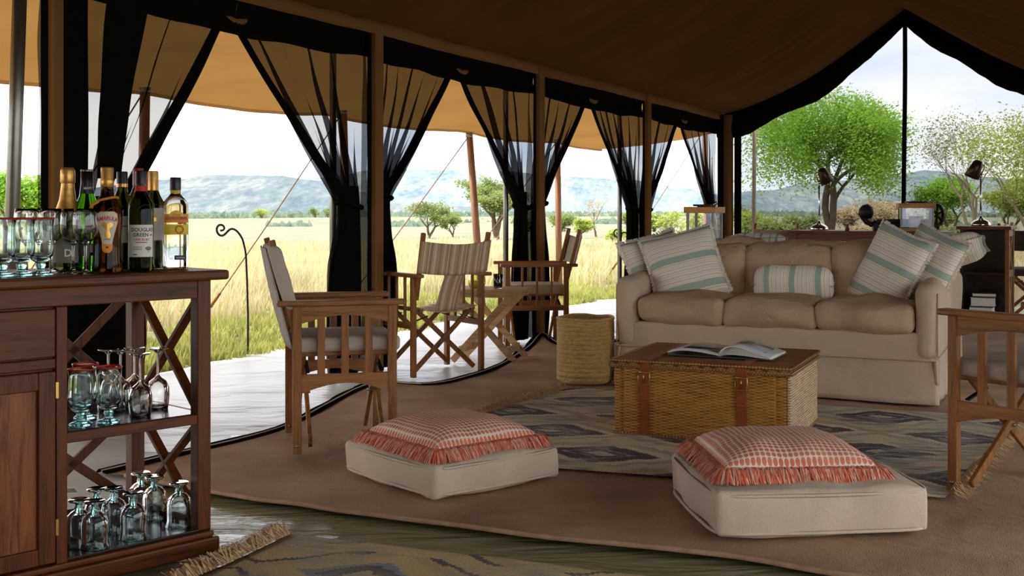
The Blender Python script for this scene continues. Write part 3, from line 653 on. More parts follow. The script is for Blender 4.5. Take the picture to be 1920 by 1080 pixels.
for x in (.155, .60):
    pts = [(x, td, th - .05), (x, td + .006, th + .003), (x, td * .5, th + .005), (x, -.006, th + .004), (x, -.0155, th - .02), (x, -.013, .17), (x, -.013, .012)]
    mb = MB()
    vs = [];  
    for p in pts: vs += [(p[0] - .021, p[1], p[2]), (p[0] + .021, p[1], p[2])]
    mb.add(vs, [(2 * k, 2 * k + 1, 2 * k + 3, 2 * k + 2) for k in range(len(pts) - 1)])
    st = mb.build('strap', MAT['leather'], t, solid=.005, bevel=.001)
    mb = MB(); vs = []; tp_ = [(.021, th - .045), (.022, .20), (.019, .128), (.010, .118)]
    vs = [(x + s * a, -.0225 + .002 * i, z) for i, (a, z) in enumerate(tp_) for s in (-1, 1)]
    mb.add(vs, [(2 * k, 2 * k + 1, 2 * k + 3, 2 * k + 2) for k in range(3)]); mb.build('strap_end', MAT['leather'], st, solid=.005)
    MB().tube([(x - .026, -.026, th - .05), (x + .026, -.026, th - .05), (x + .026, -.026, th - .105), (x - .026, -.026, th - .105), (x - .026, -.026, th - .05)], .0035, 6).build('buckle', MAT['brass'], st, True)
    MB().tube([(x, -.029, th - .05), (x, -.03, th - .1)], .003, 6).build('buckle_pin', MAT['brass'], st, True)
    mb = MB(); mb.bx((x - .024, -.029, .165), (x + .024, -.011, .182)); mb.build('keeper_loop', MAT['leather'], st, bevel=.003)
TR = t
# open magazine on the lid
bk = thing('open_magazine', 'open glossy photo magazine lying on the wicker trunk', 'magazine', Matrix.Translation(TR.location) @ Matrix.Rotation(TA, 4, 'Z') @ Vector((.45, .34, th + .006)), TA + R(-2))
def pageph(name, seed):
    m = NT(name); o = m.xyz(m.tc()); n = m.noise(9, 4); k = m.ramp(n, [(.42, lin(70, 72, 76)), (.5, lin(150, 154, 158)), (.6, lin(214, 218, 222))])
    ax = m.math('ABSOLUTE', o[0]); msk = m.math('MULTIPLY', m.math('GREATER_THAN', ax, .045 if seed else .02), m.math('LESS_THAN', ax, .20 if seed else .19))
    msk = m.math('MULTIPLY', msk, m.math('LESS_THAN', m.math('ABSOLUTE', m.math('ADD', o[1], -.02 if seed else .02)), .09)); m.col(m.mix(msk, lin(232, 232, 232), k)); m.set(Roughness=.25); return m.m
MB().bx((-.25, -.155, 0), (.25, .155, .004)).build('cover', plain('cover_green', lin(70, 78, 70), .35), bk)
MB().grid(lambda u, v: (-.245 * (1 - u) * .995, -.15 + .3 * v, .010 + .016 * math.sin(math.pi * u ** .7) * (u < 1) + .002), 16, 2).build('left_page', pageph('page_photo_a', 0), bk, True, solid=.008)
MB().grid(lambda u, v: (.24 * u, -.15 + .3 * v, .008 + .050 * math.sin(math.pi * min(1, u ** .6)) * (1 - .35 * u)), 20, 2).build('right_page', pageph('page_photo_b', 1), bk, True, solid=.007)
for k in range(4): MB().grid(lambda u, v: (.243 * u, -.15 + .3 * v, .004 + (.042 - .009 * k) * math.sin(math.pi * min(1, u ** .6)) * (1 - .3 * u)), 14, 1).build('page', MAT['paper'], bk, True, solid=.002)

# ------------------------------------------------------------------ woven basket
bs = thing('woven_basket', 'round straw basket standing beside the left sofa arm', 'basket', G(1098, 722) + Vector((0, .0, .02)))
r0 = .172
prof = [(.0, .004), (r0 * .9, .004), (r0 * .985, .02), (r0 * 1.0, .10), (r0 * 1.0, .25), (r0 * .985, .385)]
def bl(mb, pr, seg=56):
    mb.lathe(pr, seg); mb.v = [(x * (1 + .012 * ns((x * 9, y * 9, z * 6))), y * (1 + .012 * ns((x * 9, y * 9, z * 6 + 4))), z + (.010 * ns((x * 8, y * 8, 2)) if z > .3 else 0)) for x, y, z in mb.v]; return mb
bl(MB(), prof + [(r0 * .955, .386), (r0 * .95, .25), (r0 * .94, .03), (0, .015)]).build('basket_wall', MAT['basket'], bs, True)
for k in range(13):
    z = .03 + .027 * k; mb = MB(); q = r0 * (1.0 + .004)
    bl(mb, [(q + .0015 * math.cos(a * math.pi / 3), z + .013 * math.sin(a * math.pi / 3)) for a in range(7)]); mb.build('coil', MAT['basket'], bs, True)
bl(MB(), [(r0 * .975 + .008 * math.cos(a * math.pi / 4), .386 + .008 * math.sin(a * math.pi / 4)) for a in range(9)]).build('rim', MAT['basket'], bs, True)

# ------------------------------------------------------------------ floor cushions + coral cushions
def floor_pad(label, c, rz, w, d, h, seed):
    t = thing('floor_cushion', label, 'floor cushion', c, rz, 'beige floor cushions')
    mb = MB(); rbox(mb, w, d, h, .022, 18, (.012, .012, .022), .022, 5, seed, (0, 0, h / 2)); 
    mb.v = [(x, y, max(z, .0)) for x, y, z in mb.v]; o = mb.build('pad_cover', MAT['floorpad'], t, True, merge=True)
    for z in (.018, h - .014):
        pts = []
        for i in range(81):
            a = 2 * math.pi * i / 80; ca, sa = math.cos(a), math.sin(a); e = .16
            x = (abs(ca) ** e) * (1 if ca > 0 else -1); y = (abs(sa) ** e) * (1 if sa > 0 else -1); k = 1 + .0
            pts.append((x * (w / 2 - .003 + .013 * (1 - y * y)), y * (d / 2 - .003 + .013 * (1 - x * x)), z))
        MB().tube(pts, .006, 5, False).build('seam_piping', MAT['floorpad'], t, True)
    return t
CZ = .02
L_, F_, R_ = G(655, 893), G(805, 952), G(1040, 906); c1 = (L_ + R_) / 2; a1 = math.atan2(R_.y - F_.y, R_.x - F_.x)
floor_pad('smaller-looking beige floor cushion in front of the armchair', Vector((c1.x, c1.y, CZ)), a1, .60, .62, .125, 2)
F2 = G(1346, 1026); a2 = R(5.5); c2 = F2 + Vector((math.cos(a2), math.sin(a2), 0)) * .345 + Vector((-math.sin(a2), math.cos(a2), 0)) * .31
floor_pad('large beige floor cushion nearest the camera', Vector((c2.x, c2.y, CZ)), a2, .70, .62, .15, 6)
def coral(label, c, rz, w, d, z, seed, tilt=(0, 0)):
    t = thing('coral_cushion', label, 'cushion', Vector((c.x, c.y, z)), 0, 'coral dotted cushions'); t.rotation_euler = (tilt[0], tilt[1], rz)
    mb = MB(); pillow_mesh(mb, w, d, .125, seed, .03, 26, .008); mb.v = [(x, y, (zz if zz > 0 else zz * .35) - .012 * (max(abs(x) / w, abs(y) / d) * 2) ** 3) for x, y, zz in mb.v]
    mb.build('cushion_cover', MAT['dots'], t, True, merge=True)
    for k, (mt, s) in enumerate(((MAT['fringe'], 1), (plain('coral_fringe_red', lin(236, 112, 76), .9, 0, .2, 40), 2), (plain('coral_fringe_pink', lin(240, 190, 165), .9, 0, .2, 40), 3))):
        fm = MB(); edge_fringe(fm, w, d, .085, 70, .03, .62, seed * 10 + s, .0045, 'xy', 3, .6, -.010); fm.v = [(x, y, max(z, -.046 + .004 * ns((x * 60, y * 60, s)))) for x, y, z in fm.v]; fm.build('fringe', mt, t, kind='stuff')
cc1 = G(846, 872, .14); coral('coral dotted fringed cushion on the floor cushion by the armchair', Vector((c1.x + .005, c1.y + .0, 0)), a1 + R(-1), .49, .49, CZ + .172, 3, (R(0), R(0)))
coral('coral dotted fringed cushion on the large front floor cushion', Vector((c2.x - .03, c2.y + .05, 0)), a2 + R(-2), .52, .50, CZ + .203, 8)

# ------------------------------------------------------------------ rugs
def rug(name, label, corners, mat, fr_sides, z, seed, nu=60, nv=50, fl=.09, fdens=230):
    FL, FR, BR, BL = [Vector((c[0], c[1], 0)) for c in corners]; c = (FL + FR + BR + BL) / 4; ang = math.atan2(FR.y - FL.y, FR.x - FL.x)
    t = thing(name, label, 'rug', Vector((c.x, c.y, z)), ang); inv = Matrix.Rotation(-ang, 3, 'Z'); q = [inv @ (p - c) for p in (FL, FR, BR, BL)]
    def f(u, v):
        p = q[0].lerp(q[1], u).lerp(q[3].lerp(q[2], u), v); e = .012 * ns((u * 6, v * 6, seed))
        return p + Vector((e * (u in (0, 1)), e * (v in (0, 1)), .006 + .005 * ns((p.x * 3, p.y * 3, seed))))
    MB().grid(f, nu, nv).build('rug_field', mat, t, True, solid=.006)
    rnd = random.Random(seed); mb = MB()
    for u in fr_sides:
        o = (q[1] - q[0]).normalized() * (1 if u else -1)
        for i in range(fdens):
            p = f(u, (i + rnd.random()) / fdens); tw = rnd.uniform(-.7, .7)
            for k in range(4):
                d = (o + Vector((-o.y, o.x, 0)) * (tw + rnd.uniform(-.4, .4))).normalized(); l = fl * rnd.uniform(.6, 1.1)
                b = p + Vector((rnd.uniform(-.004, .004), rnd.uniform(-.004, .004), .006)); m_ = b + d * l * .5 + Vector((0, 0, .034 * rnd.random())); e = b + d * l + Vector((rnd.uniform(-.015, .015), rnd.uniform(-.015, .015), .002))
                sd = Vector((-d.y, d.x, 0)) * .0024; mb.add([b - sd, b + sd, m_ + sd, m_ - sd, e + sd * .5, e - sd * .5], [(0, 1, 2, 3), (3, 2, 4, 5)])
    mb.build('fringe', MAT['rugfringe'], t, kind='stuff')
    return t
rug('kilim_rug', 'faded grey and mustard kilim rug under the wicker trunk', [(-.65, 4.98), (1.55, 4.2), (2.50, 5.78), (.34, 6.80)], MAT['kilim'], (0, 1), .018, 3)
a = G(545, 1012); b = G(1100, 1078); d = (b - a).normalized(); n = Vector((-d.y, d.x, 0)); bl_ = a; fl_ = a - n * 1.15
rug('kilim_rug', 'mustard and blue kilim rug at the bottom edge in front of the bar', [fl_, fl_ + d * 1.7, bl_ + d * 1.7, bl_], MAT['kilim2'], (0,), .010, 9, 50, 40, .11, 210)

# ------------------------------------------------------------------ director chairs
def director_chair(name, label, feet, face, local, w=.52, dp=.42, pad=None, back='pad', backmat=None, slats=3, wm='teak', lean=.0, armz=.645, group='folding wooden armchairs', z=.02, spindles=False):
    """feet: world position of the foot that sits at local (sx, sy) ; face: facing direction"""
    fx, fy = Vector(face).normalized(); rz = math.atan2(-fx, fy); rot = Matrix.Rotation(rz, 3, 'Z')
    o = Vector(feet) - rot @ Vector((local[0] * w / 2, local[1] * dp / 2, 0)); o.z = z
    t = thing(name, label, 'chair', o, rz, group); m, mx, my = MAT[wm], MAT[wm + '_x' if wm + '_x' in MAT else wm], MAT[wm + '_y' if wm + '_y' in MAT else wm]
    for sx in (-1, 1):
        x = sx * w / 2
        for sy in (-1, 1):
            MB().bx((x - .014, sy * dp / 2 - .019, 0), (x + .014, sy * dp / 2 + .019, armz - .02)).build('leg', m, t, bevel=.003)
            lg = t.children[-1] if t.children else None
            MB().tube([(x - sx * .016, sy * dp / 2, .035), (x + sx * .018, sy * dp / 2, .035)], .007, 8).build('bolt', MAT['steel'], t, True)
        ar = [(-dp / 2 - .075, 0), (dp / 2 + .045, 0), (dp / 2 + .055, .012), (dp / 2 + .045, .024), (-dp / 2 - .075, .024)]
        mb = MB(); mb.bx((x - .03, -dp / 2 - .085, armz - .02), (x + .03, dp / 2 + .055, armz + .004)); mb.build('armrest', my, t, bevel=.006)
        def arch(z0, z1, dep, nm):
            pts = [(-dp / 2 + .015, z1), (dp / 2 - .015, z1)][::-1]; k = 10
            low = [(-dp / 2 + .015 + (dp - .03) * i / k, z0 + dep * math.sin(math.pi * i / k)) for i in range(k + 1)]
            MB().prism([*low, *pts], .02, lambda a, b, c, x=x: Vector((x + c, a, b))).build(nm, my, t)
        if spindles:
            MB().bx((x - .009, -dp / 2 + .015, .30), (x + .009, dp / 2 - .015, .34)).build('lower_rail', my, t, bevel=.003)
        else:
            arch(armz - .095, armz - .02, .035, 'upper_rail'); arch(.255, .335, .04, 'lower_rail')
        for k in range(slats):
            y = -dp / 2 + dp * (k + 1) / (slats + 1); hw_ = .008 if spindles else .016; MB().bx((x - .008, y - hw_, .33), (x + .008, y + hw_, armz - (.02 if spindles else .06))).build('slat', m, t, bevel=.002)
        # back post, leaning
        MB().bar((x - sx * .02, -dp / 2 - .0, armz - .16), (x - sx * .012, -dp / 2 - .105, .905), .026, .026).build('back_post', m, t, bevel=.003)
    for sy in (-1, 1):
        y = sy * (dp / 2 - .045)
        for sx in (-1, 1):
            MB().bar((sx * (w / 2 - .02), y + sx * .012, .03), (-sx * (w / 2 - .05), y + sx * .012, .42), .03, .018, (0, 1, 0)).build('cross_brace', m, t, bevel=.003)
        MB().tube([(0, y - .03, .225), (0, y + .03, .225)], .007, 8).build('bolt', MAT['steel'], t, True)
        for sx in (-1, 1): MB().bar((sx * (w / 2 - .015), y, .34), (sx * (w / 2 - .13), y, .375), .018, .006).build('link', MAT['iron'], t)
    for sx in (-1, 1): MB().bx((sx * (w / 2 - .06) - .015, -dp / 2 + .0, .405), (sx * (w / 2 - .06) + .015, dp / 2 + .01, .43)).build('seat_rail', my, t, bevel=.004)
    bm_ = backmat or MAT['linen']
    if pad:
        mb = MB(); rbox(mb, w - .05, dp + .05, .065, .02, 10, (.004, .004, .008), .006, 7, 4, (0, .015, .455)); mb.build('seat_pad', pad, t, True, merge=True)
    else:
        MB().grid(lambda u, v: ((u - .5) * (w - .08), -dp / 2 - .01 + (dp + .02) * v, .432 - .035 * math.sin(math.pi * u)), 14, 6).build('seat_sling', bm_, t, True, solid=.006)
    yb = lambda z: -dp / 2 - .105 * (z - armz + .16) / (.905 - armz + .16)
    if back == 'pad':
        def sw(v): return .0
        mb = MB(); sh = lambda o: Vector((o.x, o.y - .30 * o.z, o.z)); rbox(mb, w + .035, .055, .27, .024, 10, (0, .012, 0), .008, 7, 8, (0, yb(.745) + .005, .745), sh); mb.build('back_pad', bm_, t, True, merge=True)
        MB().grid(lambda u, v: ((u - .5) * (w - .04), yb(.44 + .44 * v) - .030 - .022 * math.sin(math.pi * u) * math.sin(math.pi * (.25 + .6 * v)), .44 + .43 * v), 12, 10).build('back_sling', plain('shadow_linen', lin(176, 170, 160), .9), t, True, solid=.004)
    else:
        def sl(u, v):
            z = .655 + .20 * v + .0 * u; dipt = -.022 * math.sin(math.pi * u) * v + .02 * math.sin(math.pi * u) * (1 - v) * -.8 * 0 - (.018 * math.cos(math.pi * (u - .5)) * (1 - v))
            return ((u - .5) * (w + .012), yb(z) - .016 - .045 * math.sin(math.pi * u), z + dipt)
        MB().grid(sl, 20, 8).build('back_sling', bm_, t, True, solid=.005)
        if back == 'tongue':
            MB().grid(lambda u, v: ((u - .5) * (.165 - .02 * v), -dp / 2 + .02 - .075 * v - .05 * v * v * .9, .405 + .26 * v), 6, 8).build('back_tongue', bm_, t, True, solid=.004)
    return t
CA = G(557, 860); director_chair('armchair', 'wooden folding armchair with linen pads, in profile by the nearest post', CA, (.968, .25), (1, -1), .49, .405, MAT['linen'], 'pad', MAT['linen'])
CB = G(775, 710); CB2 = G(902, 698); wv = (CB2 - CB)
director_chair('armchair', 'wooden folding armchair with striped sling, back turned, on the tarp', CB, (-wv.y, wv.x), (-1, -1), wv.length, .42, None, 'tongue', MAT['sling'], slats=3, z=.006, spindles=True)
director_chair('armchair', 'wooden folding armchair partly hidden by the middle net curtain', G(938, 646), (-1, -.12), (1, 1), .5, .44, MAT['linen'], 'sling', MAT['linen'], z=.006, spindles=True)
director_chair('armchair', 'wooden folding armchair cut off at the right edge beside the rug', G(1789, 931), (-.57, .82), (-1, 1), .54, .46, MAT['linen'], 'sling', MAT['linen'], slats=3, armz=.665)
director_chair('armchair', 'dark-seated wooden armchair behind the sofa at the right edge', Vector((4.64, 10.95, 0)), (-.2, -1), (1, 1), .5, .42, MAT['darkcanvas'], 'sling', MAT['darkcanvas'], group=None)
director_chair('armchair', 'armchair with dark canvas back standing past the cabinet', Vector((5.05, 12.7, 0)), (-.6, .8), (-1, -1), .5, .42, None, 'sling', MAT['darkcanvas'], group=None)
director_chair('armchair', 'armchair with mauve canvas back behind the left lantern', W(5.2, -.75), (-.3, .95), (-1, -1), .5, .42, None, 'sling', MAT['mauve'], group=None)

# folding side table on the tarp with lantern jar and tumbler
ft = G(925, 682); tt = thing('folding_table', 'small folding slatted table between the veranda armchairs', 'table', Vector((ft.x - .03, ft.y + .2, .006)), R(-14))
wz = .50
for k in range(5): MB().bx((-.27, -.2 + .082 * k, wz - .018), (.27, -.2 + .082 * k + .076, wz)).build('top_slat', MAT['palewood'], tt, bevel=.003)
for y in (-.16, .17):
    MB().bx((-.24, y - .012, wz - .055), (.24, y + .012, wz - .018)).build('top_rail', MAT['palewood'], tt)
    for sx in (-1, 1): MB().bar((sx * .22, y + sx * .013, .005), (-sx * .20, y + sx * .013, wz - .04), .045, .018, (0, 1, 0)).build('cross_leg', MAT['palewood'], tt, bevel=.003)
for sx in (-1, 1): MB().bar((sx * .17, -.16, .08), (sx * .17, .17, .08), .018, .05).build('stretcher', MAT['palewood'], tt)
lp = tt.location + Vector((-.09, .04, wz)); t = thing('lantern_jar', 'yellowish glass lantern jar on the folding table', 'lantern', lp)
MB().lathe([(0, 0), (.05, 0), (.062, .03), (.06, .07), (.045, .11), (.034, .125), (.030, .125), (.041, .108), (.055, .07), (.057, .03), (.045, .006), (0, .006)], 24).build('jar', glass('yellow_glass', (.95, .93, .55)), t, True)
MB().lathe([(0, .008), (.03, .008), (.03, .05), (0, .05)], 16).build('candle', plain('candle_wax', lin(235, 205, 90), .5), t, True)
t = thing('tumbler', 'grey drinking tumbler on the folding table', 'glass', tt.location + Vector((.06, -.02, wz)))
MB().lathe([(0, 0), (.03, 0), (.036, .1), (.033, .1), (.028, .008), (0, .008)], 20).build('glass_body', MAT['glass'], t, True); MB().lathe([(0, .01), (.027, .01), (.029, .035), (0, .035)], 18).build('drink', plain('dark_drink', lin(40, 45, 40), .2), t, True)

# shepherd hooks outside
def hook(label, pts, Y, bx):
    b = A(bx, 0, Y); b.z = -.02; t = thing('garden_hook', label, 'garden hook', b)
    P = [A(x, y, Y) - b for x, y in pts]; P = smooth(resample(P, 60), 2); MB().tube([Vector((P[0].x, 0, 0))] + P, .008, 6).build('hook_rod', MAT['iron'], t, True)
HK = [(465, 590), (463, 520), (461, 475), (455, 448), (445, 433), (434, 427), (427, 433), (422, 440), (415, 444), (408, 439), (405, 430), (408, 422), (415, 420), (421, 424), (422, 430), (418, 434), (413, 432)]
hook('curled iron garden hook standing in the grass beside the bar', HK, 8.6, 465)
hook('curled iron garden hook just showing left of the sofa pillows', [(1190 + (x - 465) * .66, 435 + (y - 428) * .66) for x, y in HK], 13.0, 1190)
# ------------------------------------------------------------------ bar cabinet
BFD = Vector((.694, .72, 0)).normalized(); BDD = Vector((-BFD.y, BFD.x, 0)); BO = G(413, 1035) - BFD * .02 + BDD * .02; BRZ = math.atan2(BFD.y, BFD.x)
bar = thing('bar_cabinet', 'polished dark wooden bar cabinet with open shelves and crossed ends', 'cabinet', BO, BRZ)
BH, BD, BL_, BX = .868, .45, 1.25, .458      # height, depth, length, width of the open section
Bm, Bx, By = MAT['bar'], MAT['bar_x'], MAT['bar_y']
def bb(name, a, b, m, par=bar, bev=.003): return MB().bx(a, b).build(name, m, par, bevel=bev)
bb('top', (-BL_, -.035, BH - .03), (.045, BD + .03, BH), Bx, bev=.008)
bb('plinth', (-BL_, -.02, 0), (.02, BD + .02, .05), Bx, bev=.006); bb('plinth_moulding', (-BL_, -.008, .05), (.008, BD + .008, .068), Bx, bev=.006)
bb('shelf', (-BX, .0, .068), (-.0, BD, .078), MAT['shelf']); 
sh = bb('shelf', (-BX, .012, .414), (-.002, BD - .01, .430), MAT['shelf']); bb('shelf_edge', (-BX, .004, .398), (-.04, .028, .428), Bx)
bb('apron', (-BL_, .004, BH - .085), (-.04, .026, BH - .03), Bx); bb('apron', (-BX, BD - .026, BH - .085), (-.04, BD - .006, BH - .03), Bx); bb('side_apron', (-.03, .03, BH - .085), (-.008, BD - .03, BH - .03), By)
for y in (0, BD - .045): bb('corner_post', (-.045, y, .068), (0, y + .045, BH - .03), Bm)
bb('back_post', (-BX - .0, BD - .045, .068), (-BX + .045, BD, BH - .03), Bm)
bb('side_rail', (-.028, .03, .392), (-.008, BD - .03, .43), By); bb('back_rail', (-BX, BD - .03, .392), (-.04, BD - .01, .45), Bx); bb('side_rail', (-.028, .03, .068), (-.008, BD - .03, .1), By)
for z0, z1 in ((.43, BH - .085), (.095, .395)):
    for a, b in (((-.018, .04, z0), (-.018, BD - .04, z1)), ((-.018, .04, z1), (-.018, BD - .04, z0))): MB().bar(a, b, .014, .03, (1, 0, 0)).build('cross_brace', Bm, bar, bevel=.002)
    for a, b in (((-.04, BD - .02, z0), (-BX + .03, BD - .02, z1)), ((-.04, BD - .02, z1), (-BX + .03, BD - .02, z0))): MB().bar(a, b, .03, .014, (0, 1, 0)).build('cross_brace', Bm, bar, bevel=.002)
bb('carcass', (-BL_, .02, .068), (-BX - .0, BD, BH - .03), Bm); bb('stile', (-BX - .032, -.004, .068), (-BX, .03, BH - .085), Bm)
bb('drawer_rail', (-BL_, .0, .612), (-BX - .032, .022, .64), Bx)
dw = bb('drawer', (-BL_ + .02, -.004, .645), (-BX - .035, .03, BH - .09), Bx)
dr_ = thing('door', None, None); dr_.parent = bar
for a, b in (((-.84, -.006, .075), (-.79, .024, .605)), ((-BX - .083, -.006, .075), (-BX - .035, .024, .605)), ((-.79, -.006, .555), (-BX - .083, .024, .605)), ((-.79, -.006, .075), (-BX - .083, .024, .12))): bb('door_frame', a, b, Bm, dr_)
mb = MB(); mb.bx((-.79, .008, .12), (-BX - .083, .022, .555)); mb.build('door_panel', wood('panel_wood', lin(138, 80, 40), lin(74, 38, 18), .35), dr_)
for z in (.53, .15): MB().bx((-BX - .036, -.009, z), (-BX - .028, -.003, z + .045)).build('hinge', MAT['brass'], dr_)
def BP(px, d, z):          # point on the bar under image column px, at depth d from its front
    k = (px - 960) / F; o = BO + BDD * d; lx = (k * o.y - o.x) / (BFD.x - k * BFD.y); p = o + BFD * lx; p.z = z; return p

# ------------------------------------------------------------------ bottles
def text_mesh(body, size, mat, name, parent, fn, shear=0, bold=False):
    cu = bpy.data.curves.new('lettering', 'FONT'); cu.body = body; cu.size = size; cu.align_x = 'CENTER'; cu.align_y = 'CENTER'; cu.resolution_u = 3
    if bold: cu.offset = size * .02
    o = bpy.data.objects.new('lettering', cu); COL.objects.link(o); bpy.context.view_layer.update()
    me = bpy.data.meshes.new_from_object(o.evaluated_get(bpy.context.evaluated_depsgraph_get())); bpy.data.objects.remove(o); bpy.data.curves.remove(cu)
    for v in me.vertices: v.co = fn(v.co.x, v.co.y)
    me.name = name; me.materials.clear(); me.materials.append(mat); ob = bpy.data.objects.new(name, me); COL.objects.link(ob); ob.parent = parent; return ob
def cyl(r, z0, ang=0): return lambda x, y: Vector(((r) * math.sin(ang + x / r), -(r) * math.cos(ang + x / r), z0 + y))
def fine_print(t, r, z, a, w, h, mat): return MB().lathe([(r, z - h / 2), (r, z + h / 2)], 6, a - w / r / 2, a + w / r / 2).build('label_print', mat, t, True)   # unreadable small print
def face_cam(p, extra=0): return math.atan2(-p.x, p.y) + extra
def bottle(label, px, d, prof, mat, cap=None, extra=0, group='bottles on the bar', closed=True, seg=32):
    p = BP(px, d, BH); t = thing('bottle', label, 'bottle', p, face_cam(p, extra), group)
    MB().lathe([(0, 0)] + prof + [(0, prof[-1][1])], seg).build('bottle_body', mat, t, True)
    return t
def band(t, name, r, z0, z1, a, mat, lab=None, seg=18): return MB().lathe([(r, z0), (r, z1)], seg, -a, a).build(name, mat, t, True)
def cyl_cap(t, name, r, z0, z1, mat): return MB().lathe([(r, z0), (r * 1.02, z0 + .002), (r * 1.02, z1 - .002), (r * .96, z1), (0, z1)], 24).build(name, mat, t, True)
# sparkling wine
b1 = bottle('green sparkling wine bottle with gold foil neck behind the wine glasses', 127, .17, [(.043, .004), (.044, .02), (.044, .13), (.036, .17), (.022, .215), (.0165, .26), (.0165, .295)], MAT['winebottle'])
MB().lathe([(.0335, .185), (.0235, .215), (.0185, .255), (.018, .262)], 24).build('foil', MAT['gold'], b1, True)
mb = MB(); mb.lathe([(.0185, .262), (.021, .268), (.0205, .30), (.016, .309), (0, .31)], 22); mb.v = [(x * (1 + .09 * ns((x * 90, y * 90, z * 90))), y * (1 + .09 * ns((x * 90, y * 90, z * 90 + 5))), z) for x, y, z in mb.v]; mb.build('foil_cap', MAT['gold'], b1, True)
band(b1, 'label_sheet', .0446, .03, .10, 1.1, plain('grey_label', lin(120, 118, 105), .6)); text_mesh('DI', .03, MAT['paper'], 'label_lettering', b1, cyl(.0452, .058, .1), bold=True)
# vermouth
b2 = bottle('bright green vermouth bottle with black neck between gold bottles', 163, .15, [(.042, .004), (.043, .02), (.043, .15), (.036, .185), (.022, .225), (.0155, .26), (.0155, .29)], MAT['greenbottle'])
MB().lathe([(.0215, .232), (.0175, .262), (.0172, .298), (0, .298)], 24).build('neck_wrap', MAT['blackcap'], b2, True); cyl_cap(b2, 'cap', .0175, .298, .304, MAT['steel'])
text_mesh('MARTI', .010, MAT['paper'], 'label_lettering', b2, cyl(.0222, .248, .25), bold=True)
MB().lathe([(.0436, .115), (.0436, .145)], 14, -.1, 1.1).build('label_sheet', MAT['darkred'], b2, True); text_mesh('MARTINI', .011, MAT['paper'], 'label_lettering', b2, cyl(.0441, .130, .5), bold=True)
band(b2, 'label_sheet', .0436, .05, .085, .9, MAT['blackcap']); MB().lathe([(.0440, .06), (.0440, .082)], 10, .2, .75).build('label_sheet', MAT['creamlab'], b2, True)
# cream liqueur
b3 = bottle('tall amber liqueur bottle with gold cap, tasselled neck and tapered label', 201, .065, [(.042, .004), (.0435, .014), (.040, .04), (.039, .10), (.043, .16), (.042, .19), (.030, .212), (.0195, .225), (.0175, .25), (.0175, .27)], MAT['amber'])
MB().lathe([(.0155, .25), (.0188, .252), (.0188, .272), (.0178, .274), (.0178, .306), (.016, .309), (0, .309)], 24).build('cap', MAT['gold'], b3, True)
mb = MB(); mb.tube([Vector((.03 * math.sin(a), -.03 * math.cos(a), .213 + .008 * math.sin(a + .6))) for a in [k * .4 for k in range(17)]], .004, 6); mb.tube([(-.022, -.022, .209), (-.040, -.022, .200), (-.044, -.020, .188)], [.004, .005, .006], 6); mb.build('neck_cord', plain('orange_cord', lin(214, 140, 50), .8), b3, True)
def shaped(t, name, pts, r, mat, dz=0):
    n = 14; vs = []; fs = []
    for i, (z, hw) in enumerate(pts):
        for k in range(n + 1): a = (k / n * 2 - 1) * hw / r; vs.append((r * math.sin(a), -r * math.cos(a), z + dz))
    for i in range(len(pts) - 1): fs += [(i * (n + 1) + k, i * (n + 1) + k + 1, (i + 1) * (n + 1) + k + 1, (i + 1) * (n + 1) + k) for k in range(n)]
    return MB().add(vs, fs).build(name, mat, t, True)
shaped(b3, 'label_border', [(.072, .012), (.10, .017), (.15, .0325), (.173, .030), (.180, .020)], .0440, MAT['orangelab']); shaped(b3, 'label_sheet', [(.085, .0135), (.10, .0155), (.15, .031), (.172, .0285), (.178, .019)], .0445, MAT['creamlab'])
shaped(b3, 'label_sheet', [(.060, .006), (.068, .014), (.084, .0155)], .0447, MAT['orangelab'])
text_mesh('AMARULA', .0135, MAT['redink'], 'label_lettering', b3, lambda x, y: cyl(.0452, .160)(x, y * 1.25 - 60 * x * x * .12), bold=True)
em = MB()
for (x, z, rx, rz_) in ((0, .136, .010, .009), (-.009, .141, .008, .007), (.009, .141, .008, .007), (.002, .124, .0045, .010), (.004, .112, .0055, .009), (-.003, .112, .004, .009)):
    em.add([(0, 0, 0)] + [(rx * math.cos(a), rz_ * math.sin(a), 0) for a in [k * math.pi / 6 for k in range(12)]], [(0, k + 1, (k + 1) % 12 + 1) for k in range(12)]); n_ = len(em.v)
    em.v[n_ - 13:] = [tuple(cyl(.0452 + .0003 * rx * 100 * .0, 0)(x + a, z + b)) for a, b, c in em.v[n_ - 13:]]
em.build('label_emblem', MAT['gold'], b3)
fine_print(b3, .0452, .099, 0, .018, .002, MAT['redink']); fine_print(b3, .0453, .076, 0, .008, .005, MAT['darkred'])
# red wine bottles
def wine(label, px, d, capmat, capz, extra=0, hgt=.30):
    k = hgt / .30; t = bottle(label, px, d, [(.036, .003), (.0375, .012), (.0375, .185 * k), (.034, .205 * k), (.0215, .228 * k), (.0155, .245 * k), (.0148, .285 * k), (.0158, .287 * k), (.0158, .297 * k)], MAT['winebottle'], extra=extra)
    MB().lathe([(.0168, capz), (.0162, .298 * k), (.0150, .301 * k), (0, .301 * k)], 24).build('capsule', capmat, t, True); return t
b4 = wine('dark wine bottle half hidden behind the amber liqueur bottle', 229, .16, MAT['blackcap'], .252)
band(b4, 'capsule_band', .0172, .254, .264, 3.14, MAT['gold']); band(b4, 'label_sheet', .0381, .085, .165, 1.2, MAT['creamlab']); fine_print(b4, .0385, .135, .1, .022, .004, plain('faded_ink', lin(120, 116, 108), .6))
b5 = wine('wine bottle with white printed label and black capsule, front right', 264, .06, MAT['blackcap'], .262)
band(b5, 'neck_label', .0172, .238, .256, 1.6, MAT['redink']); band(b5, 'label_sheet', .0381, .045, .140, 1.1, MAT['paper'])
